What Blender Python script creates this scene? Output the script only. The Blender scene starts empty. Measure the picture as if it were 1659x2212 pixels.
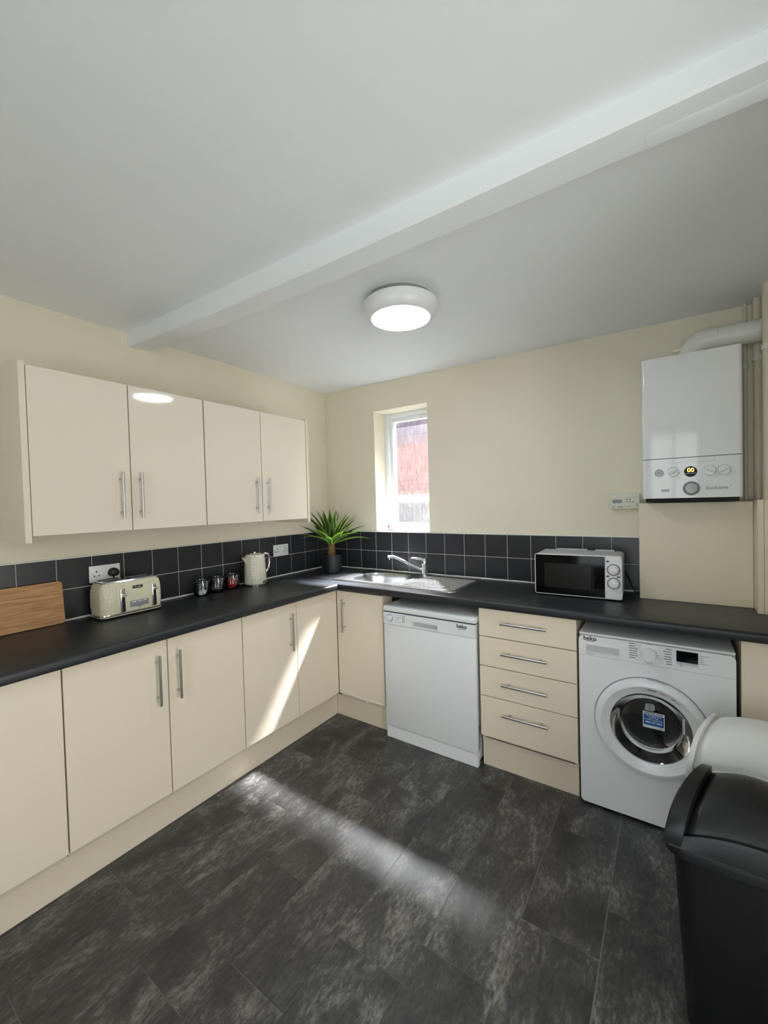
import bpy, bmesh, math, random
from mathutils import Vector, Matrix
random.seed(7)
scene = bpy.context.scene
C = scene.collection
PI = math.pi

# ------------------------------------------------------------------ camera
cam_d = bpy.data.cameras.new('camera')
cam_d.sensor_fit = 'HORIZONTAL'
cam_d.sensor_width = 36.0
cam_d.lens = 901.14 / 1659 * 36.0
cam_d.clip_start = 0.05
cam = bpy.data.objects.new('camera', cam_d)
C.objects.link(cam)
_f = Vector((-0.56564028, 0.82431584, -0.0235473))
_r = Vector((0.8246049, 0.56507179, -0.02684478))
_u = Vector((0.00882266, 0.03460171, 0.99936224))
cam.matrix_world = Matrix(((_r.x, _u.x, -_f.x, 2.43604), (_r.y, _u.y, -_f.y, -2.69227),
                           (_r.z, _u.z, -_f.z, 1.44486), (0, 0, 0, 1)))
scene.camera = cam

# ------------------------------------------------------------------ view, world, sun, daylight
vs = scene.view_settings
vs.view_transform = 'Standard'
vs.look = 'None'
vs.exposure = 0.14
vs.gamma = 1.0
vs.use_curve_mapping = False
try:
    scene.cycles.max_bounces = 7
    scene.cycles.diffuse_bounces = 4
    scene.cycles.transparent_max_bounces = 8
    scene.cycles.sample_clamp_indirect = 40.0
    scene.cycles.blur_glossy = 0.6
    scene.cycles.use_light_tree = False
    scene.cycles.use_adaptive_sampling = True
    scene.cycles.adaptive_threshold = 0.04
    scene.cycles.time_limit = 1000
except Exception:
    pass

world = bpy.data.worlds.new('sky')
scene.world = world
world.use_nodes = True
wn = world.node_tree.nodes
wl = world.node_tree.links
bg = wn['Background']
sky = wn.new('ShaderNodeTexSky')
sky.sky_type = 'HOSEK_WILKIE'
sky.sun_direction = Vector((0.16, 0.55, 0.80)).normalized()
sky.turbidity = 3.0
wl.new(sky.outputs[0], bg.inputs[0])
bg.inputs[1].default_value = .75

# low morning sun beyond the kitchen window; its ribbed obscure glass fans the beam out sideways,
# so the beam is given as a narrow fan of directions that share one slope
FAN = [(.62, .2), (.50, .4), (.38, .8), (.28, 1.4), (.20, 1.6), (.12, 1.4), (.04, 1.0), (-.06, .62), (-.17, .40), (-.29, .26), (-.42, .18), (-.56, .12), (-.71, .08)]
SUN = 25.0
for i, (sx, wgt) in enumerate(FAN):
    sun_d = bpy.data.lights.new('sun', 'SUN')
    sun_d.energy = SUN * wgt
    sun_d.angle = math.radians(3.4)
    sun_d.color = (1.0, 0.99, 0.975)
    sun = bpy.data.objects.new('sun', sun_d)
    C.objects.link(sun)
    sun.rotation_euler = Vector((sx, 1.0, 1.32)).to_track_quat('Z', 'Y').to_euler()

def area(name, loc, direction, sx, sy, watts, col):
    d = bpy.data.lights.new(name, 'AREA')
    d.shape = 'RECTANGLE'
    d.size, d.size_y, d.energy, d.color = sx, sy, watts, col
    o = bpy.data.objects.new(name, d)
    C.objects.link(o)
    o.location = loc
    o.rotation_euler = Vector(direction).to_track_quat('-Z', 'Y').to_euler()
    return o
# daylight standing in the glazed opening of the rear wall, behind the camera
area('daylight_rear_window', (2.25, -4.32, 1.35), (0, 1, 0), 1.15, 1.7, 21.0, (0.91, 0.965, 1.0))
# daylight standing in the glazed door of the right wall, beside the camera, out of frame
area('daylight_side_door', (3.12, -2.0, 1.12), (-1, 0, 0), .95, 1.85, 20.0, (1.0, 0.965, 0.91))

# ------------------------------------------------------------------ helpers
def lin(c):
    return tuple(((v / 255) / 12.92 if v / 255 <= 0.04045 else ((v / 255 + 0.055) / 1.055) ** 2.4) for v in c) + (1.0,)

def mat(name, rgb, rough=0.5, metal=0.0, spec=0.5, noise=0.0, nscale=8.0, bump=0.0, bscale=60.0,
        coat=0.0, stretch=None, emit=None, estr=0.0, rnd=0.0, coat_rough=0.05, trans=0.0):
    if noise <= .015: noise = 0.0          # too faint to see
    m = bpy.data.materials.new(name)
    m.use_nodes = True
    nt = m.node_tree
    b = nt.nodes['Principled BSDF']
    b.inputs['Base Color'].default_value = lin(rgb)
    b.inputs['Roughness'].default_value = rough
    b.inputs['Metallic'].default_value = metal
    b.inputs['Specular IOR Level'].default_value = spec
    b.inputs['Coat Weight'].default_value = coat
    b.inputs['Coat Roughness'].default_value = coat_rough
    if trans:
        b.inputs['Transmission Weight'].default_value = trans
    if emit:
        b.inputs['Emission Color'].default_value = lin(emit)
        b.inputs['Emission Strength'].default_value = estr
    if noise or bump:
        tc = nt.nodes.new('ShaderNodeTexCoord')
        mp = nt.nodes.new('ShaderNodeMapping')
        if stretch:
            mp.inputs['Scale'].default_value = stretch
        nt.links.new(tc.outputs['Object'], mp.inputs['Vector'])
    if noise or rnd:
        hs = nt.nodes.new('ShaderNodeHueSaturation')
        hs.inputs['Color'].default_value = lin(rgb)
        val = nt.nodes.new('ShaderNodeMath'); val.operation = 'ADD'
        val.inputs[0].default_value = 1.0; val.inputs[1].default_value = 0.0
        if noise:
            n = nt.nodes.new('ShaderNodeTexNoise')
            n.inputs['Scale'].default_value = nscale
            n.inputs['Detail'].default_value = 3
            nt.links.new(mp.outputs[0], n.inputs['Vector'])
            mr = nt.nodes.new('ShaderNodeMapRange')
            mr.inputs[1].default_value = 0.25; mr.inputs[2].default_value = 0.75
            mr.inputs[3].default_value = 1 - noise; mr.inputs[4].default_value = 1 + noise
            nt.links.new(n.outputs[0], mr.inputs[0])
            nt.links.new(mr.outputs[0], val.inputs[0])
        if rnd:
            oi = nt.nodes.new('ShaderNodeObjectInfo')
            m2 = nt.nodes.new('ShaderNodeMapRange')
            m2.inputs[3].default_value = -rnd; m2.inputs[4].default_value = rnd
            nt.links.new(oi.outputs['Random'], m2.inputs[0])
            nt.links.new(m2.outputs[0], val.inputs[1])
        nt.links.new(val.outputs[0], hs.inputs['Value'])
        nt.links.new(hs.outputs[0], b.inputs['Base Color'])
    if bump:
        n2 = nt.nodes.new('ShaderNodeTexNoise')
        n2.inputs['Scale'].default_value = bscale
        n2.inputs['Detail'].default_value = 2
        nt.links.new(mp.outputs[0], n2.inputs['Vector'])
        bp = nt.nodes.new('ShaderNodeBump')
        bp.inputs['Strength'].default_value = bump
        bp.inputs['Distance'].default_value = 0.004
        nt.links.new(n2.outputs[0], bp.inputs['Height'])
        nt.links.new(bp.outputs[0], b.inputs['Normal'])
    return m

class MB:
    """collects shapes, then links them as one mesh object"""
    def __init__(s):
        s.bm = bmesh.new()
    def _merge(s, b2):
        me = bpy.data.meshes.new('tmp'); b2.to_mesh(me); b2.free()
        s.bm.from_mesh(me); bpy.data.meshes.remove(me)
    def box(s, x0, x1, y0, y1, z0, z1, bev=0.0, seg=2):
        b = bmesh.new()
        bmesh.ops.create_cube(b, size=1)
        for v in b.verts:
            v.co = Vector((x0 + (v.co.x + .5) * (x1 - x0), y0 + (v.co.y + .5) * (y1 - y0), z0 + (v.co.z + .5) * (z1 - z0)))
        if bev > 0:
            bmesh.ops.bevel(b, geom=b.edges[:], offset=bev, segments=seg, affect='EDGES', profile=0.5)
        s._merge(b)
        return s
    def loft(s, loops, cap0=True, cap1=True, closed=True):
        bm = s.bm
        rows = [[bm.verts.new(p) for p in lp] for lp in loops]
        n = len(rows[0])
        for a, b in zip(rows[:-1], rows[1:]):
            for i in range(n if closed else n - 1):
                j = (i + 1) % n
                try:
                    bm.faces.new((a[i], a[j], b[j], b[i]))
                except ValueError:
                    pass
        if cap0: bm.faces.new(rows[0][::-1])
        if cap1: bm.faces.new(rows[-1])
        return s
    def tube(s, pts, r, n=12, cap=True, r2=None):
        pts = [Vector(p) for p in pts]
        loops = []
        t0 = (pts[1] - pts[0]).normalized()
        up = Vector((0, 0, 1)) if abs(t0.z) < .9 else Vector((1, 0, 0))
        nrm = t0.cross(up).normalized()
        for i, p in enumerate(pts):
            if i == 0: t = pts[1] - pts[0]
            elif i == len(pts) - 1: t = pts[-1] - pts[-2]
            else: t = (pts[i + 1] - pts[i]).normalized() + (pts[i] - pts[i - 1]).normalized()
            t.normalize()
            nrm = (nrm - t * nrm.dot(t)).normalized()
            bi = t.cross(nrm)
            rr = r[i] if isinstance(r, (list, tuple)) else r
            loops.append([p + (nrm * math.cos(a) + bi * math.sin(a)) * rr for a in [2 * PI * k / n for k in range(n)]])
        return s.loft(loops, cap, cap)
    def lathe(s, prof, c=(0, 0, 0), axis='z', n=32, cap0=False, cap1=False):
        loops = []
        for r, h in prof:
            lp = []
            for k in range(n):
                a = 2 * PI * k / n
                x, y = r * math.cos(a), r * math.sin(a)
                if axis == 'z': lp.append((c[0] + x, c[1] + y, c[2] + h))
                elif axis == 'y': lp.append((c[0] + x, c[1] - h, c[2] + y))      # h grows towards -y
                else: lp.append((c[0] + h, c[1] + x, c[2] + y))                    # h grows towards +x
            loops.append(lp)
        return s.loft(loops, cap0, cap1)
    def poly(s, pts):
        s.bm.faces.new([s.bm.verts.new(p) for p in pts]); return s
    def mesh(s, name, m, smooth=True, off=(0, 0, 0)):
        bm = s.bm
        bmesh.ops.recalc_face_normals(bm, faces=bm.faces[:])
        if off != (0, 0, 0):
            bmesh.ops.translate(bm, verts=bm.verts[:], vec=-Vector(off))
        me = bpy.data.meshes.new(name)
        bm.to_mesh(me); bm.free()
        for mm in (m if isinstance(m, (list, tuple)) else [m]):
            me.materials.append(mm)
        if smooth:
            me.shade_smooth()
            me.set_sharp_from_angle(angle=math.radians(35))
        return me
    def build(s, name, m, parent=None, world=True, smooth=True):
        """world=True: coordinates are room coordinates, taken relative to the thing's own origin"""
        off = (0, 0, 0)
        if parent and world:
            r = parent
            while r.parent: r = r.parent
            off = tuple(r.location)
        o = bpy.data.objects.new(name, s.mesh(name, m, smooth, off))
        C.objects.link(o)
        o.parent = parent
        return o

def tag(o, label, cat, group=None):
    o['label'] = label; o['category'] = cat
    if group: o['group'] = group
    return o
def thing(name, label, cat, loc=(0, 0, 0), rz=0.0, group=None):
    o = bpy.data.objects.new(name, None)
    C.objects.link(o)
    o.empty_display_size = 0.05
    o.location = loc; o.rotation_euler = (0, 0, rz)
    return tag(o, label, cat, group)
def struct(o):
    o['kind'] = 'structure'; return o
def single(name, mb, m, label, cat, loc=(0, 0, 0), rot=(0, 0, 0), group=None, world=False):
    o = bpy.data.objects.new(name, mb.mesh(name, m, True, loc if world else (0, 0, 0)))
    C.objects.link(o)
    o.location = loc; o.rotation_euler = rot
    return tag(o, label, cat, group)
def text(body, size, loc, m, parent, face='-y', name='lettering', world=True, extrude=0.0004, align='CENTER', bold=0.0, sx=1.0):
    cu = bpy.data.curves.new('txt', 'FONT')
    cu.body = body; cu.size = size; cu.align_x = align; cu.align_y = 'CENTER'; cu.extrude = extrude
    cu.offset = bold; cu.resolution_u = 3
    o = bpy.data.objects.new('txt', cu)
    C.objects.link(o)
    dg = bpy.context.evaluated_depsgraph_get(); dg.update()
    me = bpy.data.meshes.new_from_object(o.evaluated_get(dg))
    bpy.data.objects.remove(o); bpy.data.curves.remove(cu)
    R = Matrix.Rotation(PI / 2, 4, 'X')
    if face == '+x': R = Matrix.Rotation(PI / 2, 4, 'Z') @ R
    off = Vector((0, 0, 0))
    if world and parent:
        r = parent
        while r.parent: r = r.parent
        off = Vector(r.location)
    me.transform(Matrix.Translation(Vector(loc) - off) @ R @ Matrix.Diagonal((sx, 1, 1, 1)))
    me.materials.clear(); me.materials.append(m)
    t = bpy.data.objects.new(name, me)
    C.objects.link(t); t.parent = parent
    return t
def rrect(x0, x1, y0, y1, r, z, n=6):
    pts = []
    for cx, cy, a0 in ((x1 - r, y1 - r, 0), (x0 + r, y1 - r, PI / 2), (x0 + r, y0 + r, PI), (x1 - r, y0 + r, 1.5 * PI)):
        for k in range(n + 1):
            a = a0 + PI / 2 * k / n
            pts.append((cx + r * math.cos(a), cy + r * math.sin(a), z))
    return pts

# ------------------------------------------------------------------ materials
M = {}
M['wall'] = mat('cream_wall_paint', (234, 226, 204), .6, noise=.02, nscale=2.5, bump=.10, bscale=90)
M['ceil'] = mat('white_ceiling_paint', (242, 246, 248), .65, noise=.012, nscale=2, bump=.10, bscale=120)
M['upvc'] = mat('white_plastic_frame', (240, 243, 245), .3)
M['gloss'] = mat('cream_gloss_door', (240, 228, 210), .06, spec=.45, noise=.008, nscale=3)
M['basegloss'] = mat('cream_satin_door', (248, 234, 213), .22, noise=.01, nscale=3)
M['carcass'] = mat('cream_carcass', (226, 214, 194), .45, noise=.01)
M['plinth'] = mat('cream_plinth', (240, 226, 204), .35, noise=.015)
M['dark'] = mat('dark_gap_shade', (22, 21, 21), .7, noise=.05)  # near-black colour standing in for shade inside narrow gaps
M['steel'] = mat('brushed_steel', (190, 188, 184), .3, 1.0, noise=.06, nscale=30, stretch=(1, 1, 12))
M['sink'] = mat('sink_steel', (196, 197, 199), .27, 1.0, noise=.03, nscale=20)
M['chrome'] = mat('chrome', (226, 226, 228), .07, 1.0, noise=.01)
M['worktop'] = mat('black_worktop', (40, 42, 46), .36, noise=.12, nscale=24, bump=.16, bscale=260)
M['wtile'] = mat('charcoal_wall_tile', (46, 47, 52), .3, noise=.09, nscale=9, bump=.12, bscale=22, rnd=.05)
M['grout'] = mat('cream_grout', (226, 220, 204), .7, noise=.03, nscale=40)
M['seal'] = mat('white_sealant', (236, 236, 230), .4, noise=.02)
M['white'] = mat('white_enamel', (244, 247, 250), .22, noise=.006)
M['whitepl'] = mat('white_plastic', (240, 241, 242), .3, noise=.006)
M['boiler'] = mat('boiler_white', (243, 244, 243), .08, noise=.004)
M['greyp'] = mat('grey_plastic', (150, 150, 152), .35, noise=.02)
M['lgrey'] = mat('pale_grey_plastic', (205, 207, 210), .35, noise=.01)
M['ink'] = mat('dark_print', (52, 54, 58), .5, noise=.02)
M['inklight'] = mat('pale_print', (150, 153, 158), .5, noise=.02)
M['blackpl'] = mat('black_plastic', (16, 16, 18), .38, noise=.06, bump=.05, bscale=300)
M['blackbin'] = mat('black_bin_plastic', (15, 15, 18), .4, noise=.05, bump=.08, bscale=350)
M['whitebin'] = mat('white_bin_plastic', (240, 241, 238), .28, noise=.006)
M['blackglass'] = mat('black_glass', (5, 5, 6), .06, spec=.22, noise=.02)
M['screen'] = mat('dark_display', (8, 9, 16), .1, noise=.02)
M['toaster'] = mat('cream_enamel', (226, 220, 192), .16, noise=.008)
M['toaster_tex'] = mat('cream_textured_enamel', (224, 217, 190), .2, noise=.01)
M['badge'] = mat('dark_badge', (42, 40, 40), .3, noise=.02)
M['silver'] = mat('silver_print', (200, 198, 196), .35, .6, noise=.01)
M['wpaint'] = mat('white_gloss_pipe', (232, 231, 222), .22, noise=.01)
M['cpipe'] = mat('cream_painted_pipe', (222, 212, 190), .35, noise=.02)
M['boxing'] = mat('cream_boxing_panel', (233, 220, 190), .3, noise=.015, nscale=2)
M['pot'] = mat('black_pot', (24, 26, 30), .35, noise=.05)
M['soil'] = mat('dry_soil', (92, 74, 52), .9, noise=.3, nscale=90, bump=.5)
M['bark'] = mat('plant_bark', (150, 124, 82), .75, noise=.25, nscale=60, bump=.5)
M['board_edge'] = mat('board_dark', (120, 76, 36), .5, noise=.05)
M['rubber'] = mat('rubber', (20, 20, 20), .7, noise=.05)
M['red'] = mat('red_dot', (214, 60, 62), .4, noise=.02)
M['blue'] = mat('blue_sticker', (22, 92, 160), .35, noise=.02)
M['blued'] = mat('dark_blue_tab', (30, 82, 130), .35, noise=.02)
M['paper'] = mat('white_sticker', (226, 232, 238), .45, noise=.01)
M['lcd'] = mat('grey_lcd', (122, 134, 128), .3, noise=.03)
M['thermo'] = mat('ivory_plastic', (226, 224, 206), .4, noise=.01)
M['redfill'] = mat('red_sachets', (196, 26, 34), .4, noise=.2, nscale=70)
M['coffee'] = mat('dark_coffee', (40, 20, 18), .8, noise=.3, nscale=200, bump=.6, bscale=300)
M['pod'] = mat('white_pod', (246, 246, 246), .4, noise=.01)
M['led'] = mat('amber_digits', (255, 150, 40), .4, emit=(255, 176, 84), estr=4.0)
M['gauge'] = mat('gauge_face', (190, 191, 196), .3, noise=.01)
M['slot'] = mat('dark_slot', (12, 11, 11), .6, noise=.05)
M['inner'] = mat('microwave_mesh', (30, 29, 29), .2, spec=.25, noise=.04)
M['drum'] = mat('drum_steel', (120, 120, 118), .28, 1.0, noise=.1, nscale=40)
M['brick_red'] = mat('red_brick', (164, 116, 116), .85, noise=.15, nscale=14, rnd=.12)
M['mortar'] = mat('mortar', (170, 160, 150), .9, noise=.1)
M['slate'] = mat('violet_slate', (128, 120, 140), .7, noise=.12, nscale=10)
M['fence'] = mat('weathered_grey_board', (92, 94, 102), .8, noise=.15, nscale=12, rnd=.08, stretch=(8, 8, 1))
M['whitecap'] = mat('white_render', (240, 240, 238), .8, noise=.03)
M['ground'] = mat('pale_paving', (190, 186, 178), .9, noise=.1, nscale=6)

# bamboo board: streaky grain along the length
def bamboo():
    m = mat('bamboo', (190, 142, 92), .5)
    nt = m.node_tree; b = nt.nodes['Principled BSDF']
    tc = nt.nodes.new('ShaderNodeTexCoord'); mp = nt.nodes.new('ShaderNodeMapping')
    mp.inputs['Scale'].default_value = (3, 3, 42)
    nt.links.new(tc.outputs['Object'], mp.inputs[0])
    n = nt.nodes.new('ShaderNodeTexNoise'); n.inputs['Scale'].default_value = 2.2; n.inputs['Detail'].default_value = 6
    n.inputs['Distortion'].default_value = .3
    nt.links.new(mp.outputs[0], n.inputs['Vector'])
    cr = nt.nodes.new('ShaderNodeValToRGB')
    cr.color_ramp.elements[0].position = .3; cr.color_ramp.elements[0].color = lin((160, 108, 62))
    cr.color_ramp.elements[1].position = .7; cr.color_ramp.elements[1].color = lin((206, 160, 108))
    nt.links.new(n.outputs[0], cr.inputs[0]); nt.links.new(cr.outputs[0], b.inputs['Base Color'])
    return m
M['bamboo'] = bamboo()

# slate-effect vinyl: streaks along the plank, per-tile shade
def vinyl():
    m = mat('slate_vinyl', (46, 46, 46), .4)
    nt = m.node_tree; b = nt.nodes['Principled BSDF']; L = nt.links.new
    tc = nt.nodes.new('ShaderNodeTexCoord'); oi = nt.nodes.new('ShaderNodeObjectInfo')
    sc = nt.nodes.new('ShaderNodeVectorMath'); sc.operation = 'SCALE'; sc.inputs['Scale'].default_value = 40
    cb = nt.nodes.new('ShaderNodeCombineXYZ')
    L(oi.outputs['Random'], cb.inputs[0]); L(oi.outputs['Random'], cb.inputs[1]); L(cb.outputs[0], sc.inputs[0])
    ad = nt.nodes.new('ShaderNodeVectorMath'); ad.operation = 'ADD'
    L(tc.outputs['Object'], ad.inputs[0]); L(sc.outputs[0], ad.inputs[1])
    def noise(scale, stretch, detail, dist, rough=.6):
        mp = nt.nodes.new('ShaderNodeMapping'); mp.inputs['Scale'].default_value = stretch
        mp.inputs['Rotation'].default_value = (0, 0, .25)
        L(ad.outputs[0], mp.inputs[0])
        n = nt.nodes.new('ShaderNodeTexNoise'); n.inputs['Scale'].default_value = scale
        n.inputs['Detail'].default_value = detail; n.inputs['Distortion'].default_value = dist
        n.inputs['Roughness'].default_value = rough
        L(mp.outputs[0], n.inputs['Vector']); return n.outputs[0]
    big = noise(5.0, (1.5, .7, 1), 4, .7)
    fine = noise(60, (1.3, .5, 1), 6, .35, .8)
    mx = nt.nodes.new('ShaderNodeMath'); mx.operation = 'MULTIPLY'
    L(big, mx.inputs[0]); L(fine, mx.inputs[1])
    cr = nt.nodes.new('ShaderNodeValToRGB'); e = cr.color_ramp.elements
    e[0].position = .17; e[0].color = lin((40, 40, 41))
    e[1].position = .42; e[1].color = lin((132, 129, 121))
    x = e.new(.27); x.color = lin((66, 65, 64))
    L(mx.outputs[0], cr.inputs[0])
    hs = nt.nodes.new('ShaderNodeHueSaturation'); L(cr.outputs[0], hs.inputs['Color'])
    mr = nt.nodes.new('ShaderNodeMapRange'); mr.inputs[3].default_value = .85; mr.inputs[4].default_value = 1.15
    L(oi.outputs['Random'], mr.inputs[0]); L(mr.outputs[0], hs.inputs['Value'])
    L(hs.outputs[0], b.inputs['Base Color'])
    bp = nt.nodes.new('ShaderNodeBump'); bp.inputs['Strength'].default_value = .32; bp.inputs['Distance'].default_value = .003
    L(fine, bp.inputs['Height']); L(bp.outputs[0], b.inputs['Normal'])
    b.inputs['Roughness'].default_value = .30
    b.inputs['Specular IOR Level'].default_value = .6
    return m
M['vinyl'] = vinyl()
M['joint'] = mat('pale_joint', (112, 110, 104), .7, noise=.2, nscale=30)

# embossed enamel (kettle, toaster ends)
def emboss(m, scale):
    nt = m.node_tree; b = nt.nodes['Principled BSDF']
    tc = nt.nodes.new('ShaderNodeTexCoord')
    mp = nt.nodes.new('ShaderNodeMapping'); mp.inputs['Scale'].default_value = scale
    v = nt.nodes.new('ShaderNodeTexVoronoi'); v.inputs['Scale'].default_value = 1; v.inputs['Randomness'].default_value = .35
    nt.links.new(tc.outputs['Object'], mp.inputs[0]); nt.links.new(mp.outputs[0], v.inputs['Vector'])
    bp = nt.nodes.new('ShaderNodeBump'); bp.inputs['Strength'].default_value = .55; bp.inputs['Distance'].default_value = .004
    nt.links.new(v.outputs['Distance'], bp.inputs['Height']); nt.links.new(bp.outputs[0], b.inputs['Normal'])
emboss(M['toaster_tex'], (85, 85, 55))

# jar glass: clear film, fresnel gloss
def clear(name, tint, fac=.12):
    m = bpy.data.materials.new(name); m.use_nodes = True
    nt = m.node_tree; nt.nodes.clear(); L = nt.links.new
    out = nt.nodes.new('ShaderNodeOutputMaterial'); mx = nt.nodes.new('ShaderNodeMixShader')
    t = nt.nodes.new('ShaderNodeBsdfTransparent'); t.inputs[0].default_value = tint
    g = nt.nodes.new('ShaderNodeBsdfGlossy'); g.inputs['Roughness'].default_value = .05
    lw = nt.nodes.new('ShaderNodeLayerWeight'); lw.inputs[0].default_value = fac
    n = nt.nodes.new('ShaderNodeTexNoise'); n.inputs['Scale'].default_value = 14
    bp = nt.nodes.new('ShaderNodeBump'); bp.inputs['Strength'].default_value = .05
    L(n.outputs[0], bp.inputs['Height']); L(bp.outputs[0], g.inputs['Normal'])
    L(lw.outputs['Fresnel'], mx.inputs[0]); L(t.outputs[0], mx.inputs[1]); L(g.outputs[0], mx.inputs[2]); L(mx.outputs[0], out.inputs[0])
    return m
M['jar'] = clear('jar_glass', (.93, .95, .95, 1), .35)
M['doorglass'] = clear('washer_glass', (.36, .37, .38, 1), .35)
M['clear'] = clear('clear_glass', (.97, .98, .98, 1), .12)

# obscured window glass: part clear, part scattering, with vertical rain-like ribs
def obscure():
    m = bpy.data.materials.new('rain_obscure_glass'); m.use_nodes = True
    nt = m.node_tree; nt.nodes.clear(); L = nt.links.new
    out = nt.nodes.new('ShaderNodeOutputMaterial')
    tc = nt.nodes.new('ShaderNodeTexCoord'); mp = nt.nodes.new('ShaderNodeMapping')
    mp.inputs['Scale'].default_value = (46, 1, 7)
    L(tc.outputs['Object'], mp.inputs[0])
    n = nt.nodes.new('ShaderNodeTexNoise'); n.inputs['Scale'].default_value = 2.0; n.inputs['Detail'].default_value = 5
    n.inputs['Distortion'].default_value = .6
    L(mp.outputs[0], n.inputs['Vector'])
    bp = nt.nodes.new('ShaderNodeBump'); bp.inputs['Strength'].default_value = .9; bp.inputs['Distance'].default_value = .01
    L(n.outputs[0], bp.inputs['Height'])
    tr = nt.nodes.new('ShaderNodeBsdfTransparent')
    cr = nt.nodes.new('ShaderNodeValToRGB')
    cr.color_ramp.elements[0].position = .40; cr.color_ramp.elements[0].color = (.45, .47, .55, 1)
    cr.color_ramp.elements[1].position = .62; cr.color_ramp.elements[1].color = (1, 1, 1, 1)
    L(n.outputs[0], cr.inputs[0]); L(cr.outputs[0], tr.inputs[0])
    rf = nt.nodes.new('ShaderNodeBsdfRefraction'); rf.inputs['IOR'].default_value = 1.25; rf.inputs['Roughness'].default_value = .12
    L(bp.outputs[0], rf.inputs['Normal'])
    tl = nt.nodes.new('ShaderNodeBsdfTranslucent'); tl.inputs[0].default_value = (.9, .93, 1, 1)
    m1 = nt.nodes.new('ShaderNodeMixShader'); m1.inputs[0].default_value = .022
    L(rf.outputs[0], m1.inputs[1]); L(tl.outputs[0], m1.inputs[2])
    m2 = nt.nodes.new('ShaderNodeMixShader'); m2.inputs[0].default_value = .35
    L(tr.outputs[0], m2.inputs[1]); L(m1.outputs[0], m2.inputs[2])
    L(m2.outputs[0], out.inputs[0])
    return m
M['obscure'] = obscure()

# leaf: green blade with yellow margins (from the leaf's own width coordinate)
def leafmat():
    m = mat('variegated_leaf', (70, 120, 40), .4)
    nt = m.node_tree; b = nt.nodes['Principled BSDF']; L = nt.links.new
    uv = nt.nodes.new('ShaderNodeUVMap'); sp = nt.nodes.new('ShaderNodeSeparateXYZ')
    L(uv.outputs[0], sp.inputs[0])
    cr = nt.nodes.new('ShaderNodeValToRGB'); e = cr.color_ramp.elements
    e[0].position = 0; e[0].color = lin((206, 214, 96))
    e[1].position = 1; e[1].color = lin((206, 214, 96))
    for p, c in ((.17, (148, 184, 70)), (.3, (84, 136, 54)), (.7, (84, 136, 54)), (.83, (148, 184, 70))):
        x = e.new(p); x.color = lin(c)
    L(sp.outputs[0], cr.inputs[0])
    hs = nt.nodes.new('ShaderNodeHueSaturation'); L(cr.outputs[0], hs.inputs['Color'])
    oi = nt.nodes.new('ShaderNodeObjectInfo')
    mr = nt.nodes.new('ShaderNodeMapRange'); mr.inputs[3].default_value = .5; mr.inputs[4].default_value = 1.35
    L(oi.outputs['Random'], mr.inputs[0]); L(mr.outputs[0], hs.inputs['Value']); L(hs.outputs[0], b.inputs['Base Color'])
    return m
M['leaf'] = leafmat()
M['diffuser'] = mat('lamp_diffuser', (240, 246, 255), .3, emit=(225, 238, 255), estr=27.0)

# ------------------------------------------------------------------ setting
XR, YB = 2.95, -4.2          # right wall, rear wall
def ceil_z(x, y): return 2.386 - 0.013 * x + y * (-0.0105 + 0.0075 * x)

# floor: joint-coloured bed with slate-effect vinyl tiles
fl = struct(MB().box(-.1, XR + .1, YB - .1, .1, -.08, -.0012).build('floor', M['joint'], smooth=False))
cols = [(.305, -1.25), (.5475, -1.007), (.79, -.885), (1.0315, -1.114), (1.2725, -.95), (1.515, -1.19), (1.757, -1.06), (2.0, -.80), (2.2445, -1.1), (2.487, -.93), (2.729, -1.2)]
TW, TL = .2425, .4885
tile_mesh = MB().box(-TW / 2 + .0013, TW / 2 - .0013, -TL / 2 + .0013, TL / 2 - .0013, -.0012, 0.0).mesh('vinyl_tile', M['vinyl'], False)
for x0, ys in cols:
    y = ys
    while y < 0: y += TL
    while y > YB:
        cy = y - TL / 2
        if cy + TL / 2 > 0 or cy - TL / 2 < YB or x0 + TW > XR:
            a, b_ = max(y - TL, YB), min(y, 0)
            x1 = min(x0 + TW, XR)
            o = MB().box(x0 + .0013, x1 - .0013, a + .0013, b_ - .0013, -.0012, 0).build('vinyl_tile', M['vinyl'], fl, smooth=False)
        else:
            o = bpy.data.objects.new('vinyl_tile', tile_mesh); C.objects.link(o)
            o.location = (x0 + TW / 2, cy, 0); o.parent = fl
        y -= TL

wl_ = struct(MB().box(-.2, 0, YB - .2, .3, 0, 2.6).build('wall_left', M['wall'], smooth=False))
WX0, WX1, WZ0, WZ1 = .515, .990, 1.216, 2.158
wb = MB()
wb.box(0, WX0, 0, .216, 0, 2.6); wb.box(WX1, XR, 0, .216, 0, 2.6)
wb.box(WX0, WX1, 0, .216, 0, WZ0); wb.box(WX0, WX1, 0, .216, WZ1, 2.6)
wb = struct(wb.build('wall_back', M['wall'], smooth=False))
wr = MB()
wr.box(XR, XR + .1, YB - .2, -2.55, 0, 2.6); wr.box(XR, XR + .1, -1.45, .3, 0, 2.6); wr.box(XR, XR + .1, -2.55, -1.45, 2.12, 2.6)
struct(wr.build('wall_right', M['wall'], smooth=False))
dd = MB()
for a in ((-2.55, -2.45, .0, 2.12), (-1.55, -1.45, .0, 2.12), (-2.45, -1.55, .0, .12), (-2.45, -1.55, 2.02, 2.12)):
    dd.box(XR + .02, XR + .07, a[0], a[1], a[2], a[3])
dd = struct(dd.build('door_1', M['upvc'], smooth=False))
MB().box(XR + .04, XR + .046, -2.45, -1.55, .12, 2.02).build('pane', M['clear'], dd, smooth=False)
rw = MB()
rw.box(0, 1.6, YB - .1, YB, 0, 2.6); rw.box(2.9, XR, YB - .1, YB, 0, 2.6)
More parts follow.
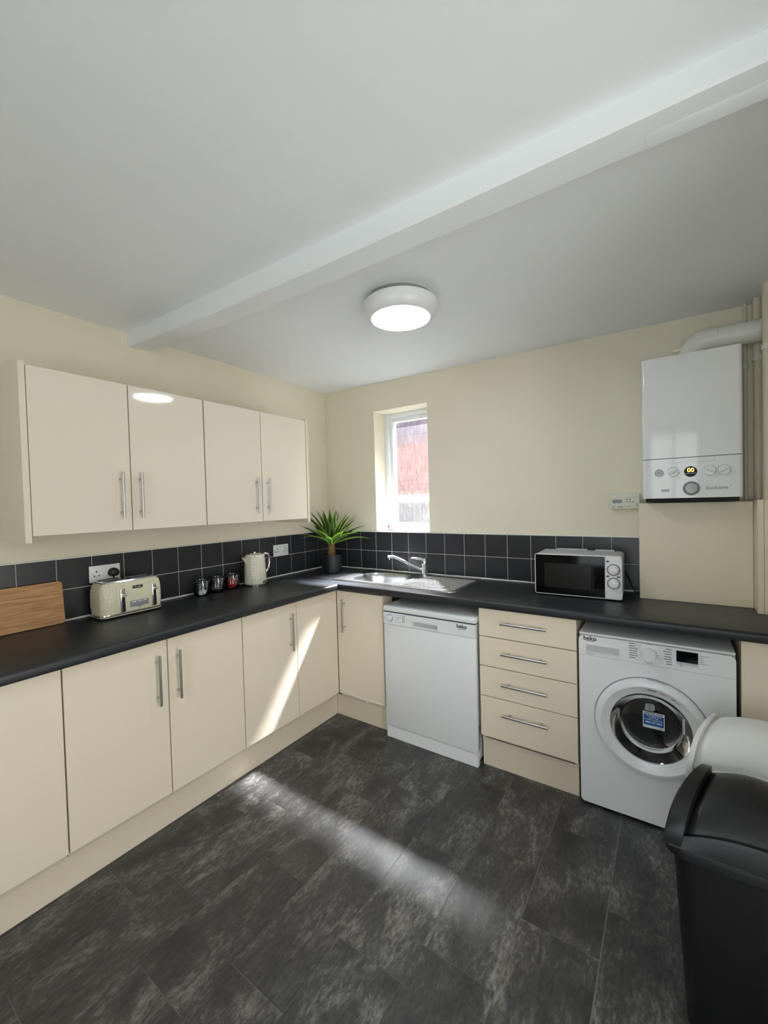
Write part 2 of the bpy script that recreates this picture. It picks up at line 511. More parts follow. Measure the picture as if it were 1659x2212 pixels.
rw.box(1.6, 2.9, YB - .1, YB, 0, .45); rw.box(1.6, 2.9, YB - .1, YB, 2.25, 2.6)
struct(rw.build('wall_rear', M['wall'], smooth=False))
w2 = MB()
for a in ((1.6, 2.9, .45, .51), (1.6, 2.9, 2.19, 2.25), (1.6, 1.66, .51, 2.19), (2.84, 2.9, .51, 2.19), (2.22, 2.28, .51, 2.19)):
    w2.box(a[0], a[1], YB - .07, YB - .02, a[2], a[3])
w2 = struct(w2.build('window_2', M['upvc'], smooth=False))
MB().box(1.66, 2.84, YB - .05, YB - .044, .51, 2.19).build('pane', M['clear'], w2, smooth=False)

ce = MB(); bmx = ce.bm
gx = [-.2 + (XR + .4) * i / 8 for i in range(9)]; gy = [YB - .2 + (.5 - YB) * i / 10 for i in range(11)]
gv = [[bmx.verts.new((x, y, ceil_z(x, y))) for y in gy] for x in gx]
gt = [[bmx.verts.new((x, y, 2.7)) for y in gy] for x in gx]
for i in range(8):
    for j in range(10):
        bmx.faces.new((gv[i][j], gv[i][j + 1], gv[i + 1][j + 1], gv[i + 1][j]))
        bmx.faces.new((gt[i][j], gt[i + 1][j], gt[i + 1][j + 1], gt[i][j + 1]))
for i in range(8):
    for j in (0, 10): bmx.faces.new((gv[i][j], gv[i + 1][j], gt[i + 1][j], gt[i][j]))
for j in range(10):
    for i in (0, 8): bmx.faces.new((gv[i][j], gv[i][j + 1], gt[i][j + 1], gt[i][j]))
struct(ce.build('ceiling', M['ceil']))
bm_ = MB()
def beam_z(x):
    k = [(0, 2.329), (.35, 2.312), (.7, 2.297), (1.3, 2.284), (2.0, 2.280), (2.95, 2.283)]
    for (x0, z0), (x1, z1) in zip(k[:-1], k[1:]):
        if x <= x1: return z0 + (z1 - z0) * (x - x0) / (x1 - x0)
    return k[-1][1]
def beamloop(x):
    zb = beam_z(x)
    return [(x, -1.578, 2.5), (x, -1.578, zb + .006), (x, -1.572, zb), (x, -1.462, zb + .008), (x, -1.457, zb + .014), (x, -1.457, 2.5)]
bm_.loft([beamloop(XR * i / 24) for i in range(25)])
trim1 = struct(bm_.build('trim_1', M['ceil']))
pp = MB(); pp.loft([[(x, -1.515, beam_z(x) + .003 + q), (x, -1.505, beam_z(x) + .0015 + q * .4), (x, -1.461, beam_z(x) + .0055 + q * .4), (x, -1.4555, beam_z(x) + .012)] for x, q in ((2.395, .006), (2.405, .001), (2.6, .001), (XR, .001))])
pp.build('plaster_patch', M['ceil'], trim1)

# ------------------------------------------------------------------ splashback tiles
ZT, ZM, ZB_ = 1.2104, 1.0615, .914
g = .0016
def wtile(x0, x1, y0, y1, z0, z1, parent):
    return MB().box(x0, x1, y0, y1, z0, z1, bev=.0012, seg=1).build('tile', M['wtile'], parent, smooth=False)
MB().box(0, .0055, -2.95, 0, .905, ZT).build('grout', M['grout'], wl_, smooth=False)
MB().box(.0055, 2.30, -.0055, 0, .905, ZT).build('grout', M['grout'], wb, smooth=False)
ys = [0.0] + [.309 - .15 * n for n in range(3, 22)]
for a, b_ in zip(ys[:-1], ys[1:]):
    for z0, z1 in ((ZM + g, ZT - .001), (ZB_ - .004, ZM - g)):
        wtile(0.004, .0085, b_ + g, (a - g) if a < 0 else -.0095, z0, z1, wl_)
xs = [0.0] + [.0588 + .15 * n for n in range(0, 15)] + [2.30]
for a, b_ in zip(xs[:-1], xs[1:]):
    for z0, z1 in ((ZM + g, ZT - .001), (ZB_ - .004, ZM - g)):
        wtile((a + g) if a > 0 else .0095, b_ - g, -.0085, -.004, z0, z1, wb)
# white edge strip on top of the tiles, sealant bead along the worktop
MB().box(0, .0105, -2.95, 0, ZT, ZT + .006, .001, 1).build('tile_edge_strip', M['seal'], wl_)
MB().box(.0105, 2.30, -.0105, 0, ZT, ZT + .006, .001, 1).build('tile_edge_strip', M['seal'], wb)
def bead(p0, p1, n, parent):
    rnd = random.Random(3)
    pts, rs = [], []
    for i in range(n + 1):
        t = i / n
        pts.append(Vector(p0).lerp(Vector(p1), t)); rs.append(.0042 + rnd.random() * .0028)
    MB().tube(pts, rs, 8).build('sealant_bead', M['seal'], parent)
bead((.0095, -2.9, .912), (.0095, -.02, .912), 60, wl_)
bead((.012, -.0095, .912), (2.298, -.0095, .912), 50, wb)

# ------------------------------------------------------------------ window
w1 = MB()
FY0, FY1 = .145, .215
def frame(mb, x0, x1, z0, z1, t, y0, y1, bev=.004):
    mb.box(x0, x0 + t, y0, y1, z0, z1, bev, 2); mb.box(x1 - t, x1, y0, y1, z0, z1, bev, 2)
    mb.box(x0 + t, x1 - t, y0, y1, z0, z0 + t, bev, 2); mb.box(x0 + t, x1 - t, y0, y1, z1 - t, z1, bev, 2)
frame(w1, WX0, WX1, WZ0, WZ1, .04, FY0, FY1)
w1 = struct(w1.build('window_1', M['upvc']))
sh = MB(); frame(sh, WX0 + .04, WX1 - .04, WZ0 + .04 - .012, WZ1 - .04, .032, FY0 + .012, FY1, .006)
sh.build('sash', M['upvc'], w1)
gl = MB(); gl.box(WX0 + .065, WX1 - .065, FY0 + .035, FY0 + .041, WZ0 + .05, WZ1 - .065)
gp = gl.build('glass_pane', [M['obscure'], M['clear']], w1, smooth=False)
for p in gp.data.polygons:
    if p.normal.y > -.5: p.material_index = 1
MB().box(WX0 + .001, WX1 - .001, -.004, FY0 - .001, WZ0 - .008, WZ0 + .006, .002, 1).build('window_sill', M['upvc'], w1)

# ------------------------------------------------------------------ outside the window
struct(MB().box(-8, 6, .32, 9, -.3, -.2).build('ground', M['ground'], smooth=False))
bw = thing('neighbouring_house', 'red brick neighbouring house seen through the obscured window', 'building', (-1.5, 3.4, -.2))
MB().box(-4.5, 5.0, 3.4, 3.6, -.2, 5.0).build('wall', M['mortar'], bw, smooth=False)  # raised and widened out of view to keep the yard in shade
brick_m = MB().box(-.107, .107, -.012, .0, -.0325, .0325, .003, 1).mesh('brick', M['brick_red'], False)
nb = 0
for r in range(14, 37):
    for c in range(14):
        x = -2.3 + c * .225 + (.1125 if r % 2 else 0)
        z = -.2 + .04 + r * .075
        o = bpy.data.objects.new('brick', brick_m); C.objects.link(o)
        o.parent = bw; o.location = (x + 1.5, 0, z + .2); nb += 1
        if nb >= 300: break
    if nb >= 300: break
for r in range(16):
    MB().box(-4.5, 5.0, 3.375 - .004 * (r % 2), 3.3995, 2.40 + r * .16, 2.40 + r * .16 + .155).build('slate_course', M['slate'], bw, smooth=False)
rf_ = MB(); rf_.loft([[(-4.7, 3.3, 4.96), (-4.7, 5.5, 6.0), (-4.7, 5.5, 6.08), (-4.7, 3.3, 5.04)],
                      [(5.2, 3.3, 4.96), (5.2, 5.5, 6.0), (5.2, 5.5, 6.08), (5.2, 3.3, 5.04)]])
rf_.build('roof', M['slate'], bw, smooth=False)
fn = thing('garden_wall', 'low grey boarded wall with white coping outside the window', 'wall', (-1, 2.2, -.2))
for i in range(22):
    MB().box(-3 + i * .15, -3 + i * .15 + .142, 2.2, 2.225, -.2, 1.44).build('board', M['fence'], fn, smooth=False)
MB().box(-3, .32, 2.14, 2.29, 1.44, 1.53, .008, 1).build('coping', M['whitecap'], fn)

# ------------------------------------------------------------------ worktops
def nose(front, back, z0=.87, z1=.91, r=.014):
    """profile from the back to the rounded front, distance along the depth axis"""
    pr = [(back, z1)]
    for k in range(6):
        a = PI / 2 * k / 5
        pr.append((front - r + r * math.sin(a), z1 - r + r * math.cos(a)))
    for k in range(4):
        a = PI / 2 * k / 3
        pr.append((front - .008 + .008 * math.cos(a), z0 + .008 - .008 * math.sin(a)))
    pr.append((back, z0))
    return pr
wt = MB(); pr_ = nose(.618, .001)
wt.loft([[(d, y, z) for d, z in pr_] for y in (-2.95, -.604)])
single('worktop', wt, M['worktop'], 'black laminate worktop along the left wall, carrying toaster and kettle', 'worktop', (.3, -1.77, .87), world=True)
BX0, BX1, BY0, BY1 = .545, .972, -.455, -.115      # bowl opening in the worktop
wt = MB()
pr_ = nose(.604, -BY0)
wt.loft([[(x, -d, z) for d, z in pr_] for x in (.6185, 2.93)])
wt.box(.001, .6185, -.6025, BY0, .87, .91)
wt.box(.001, BX0, BY0, -.001, .87, .91); wt.box(BX1, 2.93, BY0, -.001, .87, .91)
wt.box(BX0, BX1, BY1, -.001, .87, .91)
single('worktop', wt, M['worktop'], 'black laminate worktop along the back wall, holding sink and microwave', 'worktop', (1.5, -.3, .87), world=True)

# ------------------------------------------------------------------ handles
def handle(door, p, axis, out, length=.22, name='handle'):
    """bar handle: p centre of the bar, out = outward unit vector, on two posts"""
    p, out = Vector(p), Vector(out)
    ax = Vector((0, 0, 1)) if axis == 'z' else (Vector((1, 0, 0)) if axis == 'x' else Vector((0, 1, 0)))
    mb = MB()
    mb.tube([p - ax * length / 2, p + ax * length / 2], .006, 14)
    for s in (-1, 1):
        q = p + ax * s * (length / 2 - .032)
        mb.tube([q - out * .032, q], .0048, 10)
    return mb.build(name, M['steel'], door)

# ------------------------------------------------------------------ base cabinets, left run
DB, DT = .166, .862
def base_left(y0, y1, doors, label, group=None):
    t = thing('base_cabinet', label, 'cabinet', (.3, (y0 + y1) / 2, .14))
    c = MB()
    c.box(.02, .559, y0 + .001, y0 + .017, .14, .868); c.box(.02, .559, y1 - .017, y1 - .001, .14, .868)
    c.box(.02, .559, y0 + .017, y1 - .017, .14, .158); c.box(.02, .03, y0 + .017, y1 - .017, .158, .868)
    c.build('carcass', M['carcass'], t, smooth=False)
    for a, b_, hy in doors[1:]:
        MB().box(.5595, .5615, a - .006, a + .006, DB, DT).build('gap_shade_strip', M['dark'], t, smooth=False)  # dark strip paints the shade in the gap between the doors
    for a, b_, hy in doors:
        d = MB().box(.562, .580, a + .0022, b_ - .0022, DB, DT, .0012, 1).build('door', M['basegloss'], t)
        if hy is not None: handle(d, (.612, hy, .697), 'z', (1, 0, 0))
    return t
base_left(-2.508, -2.117, [(-2.508, -2.117, -2.46)], 'cream base cabinet under the chopping board, cut off by the left edge')
base_left(-2.116, -1.331, [(-2.116, -1.725, -1.776), (-1.725, -1.331, -1.685)], 'cream two-door base cabinet below the toaster, handles meeting in the middle')
base_left(-1.330, -.945, [(-1.330, -.945, -1.002)], 'cream single-door base cabinet below the kettle, partly sunlit')
MB_ = MB().box(.562, .580, -.9435, -.5815, DB, DT, .0012, 1)
single('corner_panel', MB_, M['basegloss'], 'blank cream corner panel with slanted sun patch, no handle', 'panel', (.571, -.76, DB), world=True)
single('plinth', MB().box(.519, .536, -2.95, -.549, 0.0, .1395, .001, 1), M['plinth'], 'long cream plinth under the left base cabinets', 'plinth', (.53, -1.75, 0), world=True)

# back run
t = thing('base_cabinet', 'cream corner sink cabinet with one door left of the dishwasher', 'cabinet', (.77, -.3, .14))
c = MB(); c.box(.585, .955, -.559, -.02, .14, .158); c.box(.939, .955, -.559, -.02, .158, .73); c.box(.585, .939, -.03, -.02, .158, .73)
c.box(.939, .955, -.559, -.47, .73, .868)
c.build('carcass', M['carcass'], t, smooth=False)
d = MB().box(.5825, .9555, -.580, -.562, DB, DT, .0012, 1).build('door', M['basegloss'], t)
handle(d, (.650, -.612, .705), 'z', (0, -1, 0))
MB().tube([(.590 + .021 * i, -.5805 - .002 * (i % 2), .197 - .003 * i + .006 * math.sin(i * 2.1)) for i in range(12)] + [(.84 + .015 * i, -.581, .172 + .001 * (i % 2)) for i in range(7)], .0022, 6).build('peeling_edge', M['pod'], d)
single('plinth', MB().box(.5365, .962, -.549, -.532, 0, .1395, .001, 1), M['plinth'], 'short cream plinth in the corner left of the dishwasher', 'plinth', (.75, -.54, 0), world=True)

t = thing('drawer_unit', 'cream unit of four drawers between dishwasher and washing machine', 'cabinet', (1.825, -.3, .14))
c = MB(); c.box(1.585, 1.601, -.559, -.02, .14, .868); c.box(2.049, 2.065, -.559, -.02, .14, .868); c.box(1.601, 2.049, -.559, -.02, .14, .158)
c.box(1.601, 2.049, -.03, -.02, .158, .868)
c.build('carcass', M['carcass'], t, smooth=False)
zz = [.8705, .7165, .558, .396, .176]
for i in range(4):
    d = MB().box(1.584, 2.066, -.580, -.562, zz[i + 1] + .0022, zz[i] - .0022, .0012, 1).build('drawer', M['basegloss'], t)
    handle(d, (1.823, -.612, [.803, .6445, .483, .324][i]), 'x', (0, -1, 0), .226)
single('plinth', MB().box(1.582, 2.063, -.547, -.530, 0, .139, .001, 1), M['plinth'], 'cream plinth under the four drawers', 'plinth', (1.82, -.54, 0), world=True)
t = thing('end_cabinet', 'cream cupboard panel right of the washing machine, behind the bins', 'cabinet', (2.8, -.3, .0))
MB().box(2.661, 2.677, -.559, -.02, .0, .868).build('side_panel', M['carcass'], t, smooth=False)
MB().box(2.660, 2.945, -.580, -.562, .02, .868, .0012, 1).build('front_panel', M['basegloss'], t)

# ------------------------------------------------------------------ wall cabinets
def wall_cab(y0, y1, ym, h1, h2, panel, label):
    t = thing('wall_cabinet', label, 'cabinet', (.16, (y0 + y1) / 2, 1.345))
    MB().box(.001, .309, y0, y1, 1.3465, 2.029).build('carcass', M['carcass'], t, smooth=False)
    for a, b_, hy in ((y0, ym, h1), (ym, y1, h2)):
        d = MB().box(.312, .330, a + .0022, b_ - .0022, 1.345, 2.031, .0012, 1).build('door', M['gloss'], t)
        handle(d, (.362, hy, 1.509), 'z', (1, 0, 0), .218)
    if panel < 0: a, b_ = y0 - .0225, y0 - .001
    else: a, b_ = y1 + .001, y1 + .018
    MB().box(.001, .334, a, b_, 1.318, 2.043, .001, 1).build('end_panel', M['gloss'], t)
wall_cab(-2.115, -1.349, -1.734, -1.782, -1.698, -1, 'glossy cream two-door wall cabinet nearest the camera, with lamp reflection')
wall_cab(-1.346, -.572, -.963, -1.013, -.927, 1, 'glossy cream two-door wall cabinet nearest the window corner')

# ------------------------------------------------------------------ dishwasher
t = thing('dishwasher', 'white freestanding dishwasher between the corner cupboard and the drawers', 'dishwasher', (1.275, -.32, 0))
MB().box(.988, 1.568, -.575, -.06, .02, .780, .004, 1).build('body', M['white'], t)
MB().box(.980, 1.576, -.610, -.05, .782, .814, .005, 2).build('top_panel', M['white'], t)
dr = MB()
dr.box(.981, 1.574, -.608, -.577, .075, .704, .006, 2)
dr = dr.build('door', M['white'], t)
cp = MB()
x0, x1, z0, z1 = 1.186, 1.348, .716, .742     # recess
for a in ((.981, x0, .7055, .776), (x1, 1.574, .7055, .776), (x0, x1, .7055, z0), (x0, x1, z1, .776)):
    cp.box(a[0], a[1], -.609, -.577, a[2], a[3])

cp = cp.build('control_panel', M['white'], t, smooth=False)
MB().box(x0, x1, -.580, -.5765, z0, z1).build('handle_recess', M['lgrey'], cp, smooth=False)  # recess shade put into the colour with a greyer plastic
MB().box(.984, 1.571, -.603, -.577, .7762, .7818).build('lid_seam_shade', M['dark'], t, smooth=False)  # dark strip draws the shade in the gap below the lid
MB().lathe([(.0215, 0), (.0215, .0012), (.018, .0012)], (1.030, -.609, .744), 'y', 28).build('dial_ring', M['greyp'], cp)  # grey ring added in place of shade outlining the white dial
MB().box(x0 - .012, x1 + .014, -.6105, -.609, .710, .7155, .0004, 1).build('handle_lip', M['whitepl'], cp)
MB().lathe([(.0001, .031), (.013, .031), (.0165, .028), (.018, .004), (.018, 0)], (1.030, -.608, .744), 'y', 28).build('dial', M['whitepl'], cp)
text('beko', .030, (1.497, -.6094, .758), M['ink'], cp, name='logo', bold=.0006)
MB().box(1.478, 1.516, -.6097, -.609, .742, .744).build('logo_line', M['ink'], cp, smooth=False)
for i in range(4):
    for x in (1.118, 1.128):
        MB().box(x, x + .0045, -.6096, -.609, .760 - i * .0105, .7645 - i * .0105).build('indicator', M['ink'], cp, smooth=False)
for x, z, w in ((1.066, .764, .012), (1.07, .75, .016), (1.07, .736, .014), (1.064, .722, .016), (1.085, .764, .01), (1.103, .764, .01), (1.085, .752, .026), (1.085, .738, .012), (1.09, .726, .022)):
    MB().box(x, x + w, -.6094, -.609, z, z + .002).build('print_mark', M['inklight'], cp, smooth=False)
MB().box(.982, 1.573, -.604, -.575, .0, .071, .003, 1).build('kick_plate', M['white'], t)
MB().box(1.5715, 1.5735, -.600, -.575, .09, .22).build('hinge_slot', M['dark'], t, smooth=False)

# ------------------------------------------------------------------ washing machine
t = thing('washing_machine', 'white front-loading washing machine under the worktop by the bins', 'washing machine', (2.36, -.32, 0))
X0, X1, YF, Z0, Z1 = 2.076, 2.645, -.580, .012, .812
CX, CZ = 2.355, .437
b = MB()
b.box(X0, X1, -.555, -.04, Z0, Z1 - .012, .003, 1)
b.build('body', M['white'], t)
MB().box(X0, X1, -.570, -.04, Z1 - .011, Z1, .004, 2).build('top_panel', M['white'], t)
# front with a round opening
fp = MB(); bmx = fp.bm
outer = rrect(X0, X1, Z0, Z1 - .012, .02, 0, 5)
N = 48; RO = .172
for yy in (YF,):
    vo = [bmx.verts.new((p[0], yy, p[1])) for p in outer]
    vi = [bmx.verts.new((CX + RO * math.cos(2 * PI * k / N), yy, CZ + RO * math.sin(2 * PI * k / N))) for k in range(N)]
    eo = [bmx.edges.new((vo[i], vo[(i + 1) % len(vo)])) for i in range(len(vo))]
    ei = [bmx.edges.new((vi[i], vi[(i + 1) % N])) for i in range(N)]
    bmesh.ops.triangle_fill(bmx, edges=eo + ei, use_beauty=True)
fp.loft([[(p[0], YF, p[1]) for p in outer], [(p[0], -.556, p[1]) for p in outer]], False, False)
fp.loft([[(CX + RO * math.cos(2 * PI * k / N), YF, CZ + RO * math.sin(2 * PI * k / N)) for k in range(N)],
         [(CX + .16 * math.cos(2 * PI * k / N), -.5555, CZ + .16 * math.sin(2 * PI * k / N)) for k in range(N)]], False, False)
fpo = fp.build('front_panel', M['white'], t)
dw = MB().lathe([(.213, -.0), (.213, .012), (.207, .026), (.192, .034), (.186, .034), (.176, .027), (.152, .018), (.149, .006), (.149, -.012)], (CX, YF, CZ), 'y', 64).build('door_ring', M['white'], t)
MB().lathe([(.2165, .0003), (.2165, .0035), (.2125, .0035)], (CX, YF, CZ), 'y', 64).build('ring_shadow_gap', M['greyp'], dw)  # grey ring colours in the shade around the door ring
MB().lathe([(.149, .012), (.146, .008), (.134, -.006), (.118, -.018), (.102, -.008), (.06, .004), (.0005, .008)], (CX, YF, CZ), 'y', 48).build('door_glass', M['doorglass'], dw)
MB().lathe([(.151, -.008), (.151, -.022), (.14, -.024), (.0005, -.0245)], (CX, YF, CZ), 'y', 48).build('drum', M['drum'], t)
MB().lathe([(.150, .007), (.131, -.0125), (.112, -.0205), (.111, -.0225), (.150, -.0075)], (CX, YF, CZ), 'y', 48).build('rubber_seal', M['rubber'], t)
# sticker on the glass
MB().box(2.330, 2.409, YF - .0115, YF - .0105, .440, .510).build('sticker', M['paper'], dw, smooth=False)
st = MB().box(2.333, 2.406, YF - .0121, YF - .0116, .452, .498).build('sticker_panel', M['blue'], dw, smooth=False)
text('REGISTER NOW', .0105, (2.3695, YF - .0119, .504), M['ink'], dw, sx=.88, bold=.0002)
for s_, z in (('WITH BEKO FOR', .493), ('YOUR FREE', .485), ('2 YEAR GUARANTEE', .4765)):
    text(s_, .0078, (2.3695, YF - .0124, z), M['paper'], dw, sx=.9)
text('0800 597 8063', .0105, (2.3695, YF - .0124, .465), M['paper'], dw, sx=.95, bold=.0002)
text('beko', .007, (2.396, YF - .0119, .4455), M['blued'], dw)
# coloured tabs on the ring
def arc_tab(a0, a1, r0, r1, y, name, m, parent, n=10):
    mb = MB()
    lp = [[(CX + r * math.cos(a), y, CZ + r * math.sin(a)) for r in (r0, r1)] for a in [a0 + (a1 - a0) * k / n for k in range(n + 1)]]
    lq = [[(p[0], p[1] - .0006, p[2]) for p in q] for q in lp]
    mb.loft([[p[0], p[1], q[1], q[0]] for p, q in zip(lp, lq)])
    return mb.build(name, m, parent)
arc_tab(math.radians(92), math.radians(73), .2085, .2142, YF - .0125, 'blue_tab', M['blued'], dw)
arc_tab(math.radians(100), math.radians(52), .170, .181, YF - .0295, 'guide_label', M['lgrey'], dw, 20)
arc_tab(math.radians(92), math.radians(82), .174, .1765, YF - .0312, 'print_mark', M['ink'], dw)
arc_tab(math.radians(76), math.radians(70), .1735, .1765, YF - .0312, 'print_mark', mat('red_print', (196, 120, 110), .5), dw)
arc_tab(math.radians(63), math.radians(59), .1735, .176, YF - .0312, 'print_mark', M['ink'], dw)
MB().box(2.470, 2.479, YF - .0335, YF - .030, .455, .520, .002, 1).build('door_grip', M['lgrey'], dw)
# control panel
text('beko', .028, (2.124, YF - .0002, .7885), M['ink'], fpo, name='logo', bold=.0006)
MB().box(2.106, 2.143, YF - .0006, YF, .7755, .7773).build('logo_line', M['ink'], fpo, smooth=False)
dwr = MB()
frame(dwr, 2.106, 2.245, .724, .762, .0035, YF - .003, YF - .0005, .0008)
dwr = dwr.build('detergent_drawer', M['whitepl'], t)
MB().box(2.1095, 2.2415, YF - .0012, YF - .0003, .7285, .7605).build('drawer_recess', M['lgrey'], dwr, smooth=False)
MB().lathe([(.0001, .026), (.024, .026), (.0275, .022), (.029, .003), (.031, .0), (.031, -.001)], (2.356, YF - .001, .757), 'y', 36).build('programme_dial', M['whitepl'], fpo)
MB().box(2.452, 2.525, YF - .003, YF - .0005, .746, .792, .001, 1).build('display', M['screen'], fpo)
for i in range(3):
    MB().box(2.453 + i * .024, 2.453 + i * .024 + .0225, YF - .0025, YF - .0005, .735, .7435, .0006, 1).build('button', M['lgrey'], fpo)
lw_ = [.022, .024, .034, .032, .03, .034, .026]
for i in range(7):
    MB().box(2.280, 2.280 + lw_[i], YF - .0006, YF - .0002, .793 - i * .0105, .7955 - i * .0105).build('print_mark', M['ink'], fpo, smooth=False)
    MB().box(2.282 + lw_[i] * .9, 2.323 + (6 - abs(i - 3)) * .0006, YF - .0005, YF - .0002, .7885 - i * .0105, .7893 - i * .0105).build('print_mark', M['inklight'], fpo, smooth=False)
    MB().box(2.436 - lw_[6 - i] * .85, 2.436, YF - .0006, YF - .0002, .789 - i * .0105, .7915 - i * .0105).build('print_mark', M['ink'], fpo, smooth=False)
    MB().box(2.39 - (6 - abs(i - 3)) * .0006, 2.408, YF - .0005, YF - .0002, .790 - i * .0105, .7908 - i * .0105).build('print_mark', M['inklight'], fpo, smooth=False)
for x, z, w in ((2.346, .7985, .02), (2.344, .7165, .026), (2.53, .781, .03), (2.53, .772, .012), (2.53, .764, .014), (2.53, .756, .014), (2.53, .748, .026), (2.11, .716, .03), (2.60, .800, .022), (2.463, .729, .012)):
    MB().box(x, x + w, YF - .0006, YF - .0002, z, z + .002).build('print_mark', M['inklight'], fpo, smooth=False)
MB().box(X0 + .002, X1 - .002, YF - .0004, YF - .0001, .7095, .7103).build('panel_seam', M['inklight'], fpo, smooth=False)
for x in (2.11, 2.60):
    for y in (-.5, -.1):
        MB().lathe([(.02, 0), (.02, .0125)], (x, y, 0), 'z', 16, True, True).build('foot', M['rubber'], t)

# ------------------------------------------------------------------ sink and tap
t = thing('sink', 'stainless steel inset sink with bowl and ribbed drainer', 'sink', (.93, -.28, .91))
sk = MB(); bmx = sk.bm
SX0, SX1, SY0, SY1, SZ = .470, 1.400, -.505, -.040, .9155
outer = rrect(SX0, SX1, SY0, SY1, .035, 0, 6)
def bowl(ins, z, r): return rrect(BX0 + .004 + ins, BX1 - .004 - ins, BY0 + .004 + ins, BY1 - .004 - ins, r, z, 8)
inner = bowl(0, 0, .13)
vo = [bmx.verts.new((p[0], p[1], SZ)) for p in outer]; vi = [bmx.verts.new((p[0], p[1], SZ)) for p in inner]
e1 = [bmx.edges.new((vo[i], vo[(i + 1) % len(vo)])) for i in range(len(vo))]
e2 = [bmx.edges.new((vi[i], vi[(i + 1) % len(vi)])) for i in range(len(vi))]
bmesh.ops.triangle_fill(bmx, edges=e1 + e2, use_beauty=True)
sk.loft([[(p[0], p[1], SZ) for p in outer], [(p[0] + (.004 if p[0] > .93 else -.004), p[1] + (.004 if p[1] > -.27 else -.004), .9105) for p in outer]], False, False)
sk.build('deck', M['sink'], t)
bo = MB(); bo.loft([bowl(0, SZ, .13), bowl(.004, .908, .13), bowl(.010, .88, .125), bowl(.016, .80, .12), bowl(.030, .776, .11), bowl(.065, .765, .08)], False, True)
bo.build('bowl', M['sink'], t)
MB().lathe([(.022, .0015), (.034, .0015), (.038, 0)], (.76, -.285, .7655), 'z', 24, True, False).build('waste', M['chrome'], t)
for i in range(10):
    y = -.475 + i * .0385
    xa = 1.02 + (.0 if i > 6 else .0)
    mb = MB(); mb.tube([(xa, y, SZ - .001), (xa + .03, y, SZ + .0012), (1.36, y, SZ + .0012), (1.385, y, SZ - .001)], .0038, 8)
    mb.build('drainer_rib', M['sink'], t)
for y in (SY0 + .008, SY1 - .008):
    MB().tube([(SX0 + .03, y, SZ), (SX1 - .03, y, SZ)], .0032, 8).build('raised_rim', M['sink'], t)

t = thing('mixer_tap', 'chrome single-lever mixer tap with long slanted spout behind the sink', 'tap', (.985, -.085, .9155))
TX, TY = .985, -.085
MB().lathe([(.0275, 0), (.0275, .004), (.0225, .007), (.0215, .06), (.0225, .066), (.0225, .095), (.021, .110), (.014, .120), (.0005, .123)], (TX, TY, .9155), 'z', 32, True).build('body', M['chrome'], t)
sp = MB()
d_ = Vector((-.80, -.46, 0)).normalized()
base = Vector((TX, TY, .945))
pts = [base, base + d_ * .03 + Vector((0, 0, .016)), base + d_ * .20 + Vector((0, 0, .097)), base + d_ * .225 + Vector((0, 0, .106)), base + d_ * .262 + Vector((0, 0, .108))]
sp.tube(pts, [.011, .011, .0105, .0115, .011], 14)
spo = sp.build('spout', M['chrome'], t)
MB().tube([pts[-1] - d_ * .012, pts[-1] - d_ * .012 + Vector((0, 0, -.022))], .0095, 14).build('aerator', M['chrome'], spo)
lv = MB()
top = Vector((TX, TY, 1.020))
d2 = Vector((-.78, -.50, 0)).normalized()
lv.tube([top, top + d2 * .03 + Vector((0, 0, .012)), top + d2 * .07 + Vector((0, 0, .020)), top + d2 * .092 + Vector((0, 0, .020)), top + d2 * .098 + Vector((0, 0, .014))], [.016, .013, .0095, .0085, .006], 12)
lv.build('lever', M['chrome'], t)

# ------------------------------------------------------------------ ceiling lamp
t = thing('ceiling_lamp', 'round white bulkhead lamp glowing on the ceiling beside the beam', 'lamp', (1.432, -1.053, ceil_z(1.432, -1.053)))
LC = (1.432, -1.053, ceil_z(1.432, -1.053))
MB().lathe([(.145, .004), (.145, -.020), (.12, -.022)], LC, 'z', 48, True, True).build('base_plate', M['greyp'], t)
MB().lathe([(.135, -.0205), (.160, -.0215), (.166, -.026), (.166, -.058), (.158, -.075), (.140, -.090), (.134, -.091), (.130, -.088)], LC, 'z', 56).build('housing', M['whitepl'], t)
MB().lathe([(.131, -.087), (.125, -.094), (.10, -.101), (.06, -.106), (.0005, -.108)], LC, 'z', 48).build('diffuser', M['diffuser'], t)

# ------------------------------------------------------------------ pipe boxing and boiler
single('boxing_panel', MB().box(2.302, 2.7495, -.165, -.003, .9105, 1.404, .0015, 1), M['boxing'], 'cream pipe boxing panel under the boiler', 'boxing', (2.52, -.08, .91), world=True)
t = thing('boxing_column', 'narrow cream boxed column right of the boiler panel', 'boxing', (2.85, -.13, .91))
MB().box(2.7505, 2.772, -.268, -.003, .9105, 1.412, .001, 1).build('edge_strip', M['boxing'], t)
MB().box(2.773, 2.945, -.268, -.003, .9105, 1.412, .001, 1).build('front_panel', M['boxing'], t)

t = thing('boiler', 'white wall-hung gas boiler with control panel above the boxing', 'boiler', (2.515, -.14, 1.427))
BXa, BXb, BYf = 2.326, 2.703, -.280
cs = MB()
lp = rrect(BXa, BXb, BYf, .02, .016, 0, 5)
lp = [(p[0], min(p[1], -.002)) for p in lp]
cs.loft([[(p[0], p[1], 1.6175) for p in lp], [(p[0], p[1], 2.098) for p in lp]])
cs.build('casing', M['boiler'], t)
cp = MB(); cp.loft([[(p[0], p[1], 1.427) for p in lp], [(p[0], p[1], 1.6145) for p in lp]])
cp = cp.build('control_panel', M['boiler'], t)
MB().box(BXa + .004, BXb - .004, BYf + .004, -.01, 1.6145, 1.6175).build('seam', M['ink'], t, smooth=False)
MB().box(BXa + .012, BXb - .012, BYf + .02, -.01, 1.409, 1.427).build('underside_gap_shade', M['dark'], t, smooth=False)  # dark box stands in for the shaded gap between boiler and boxing
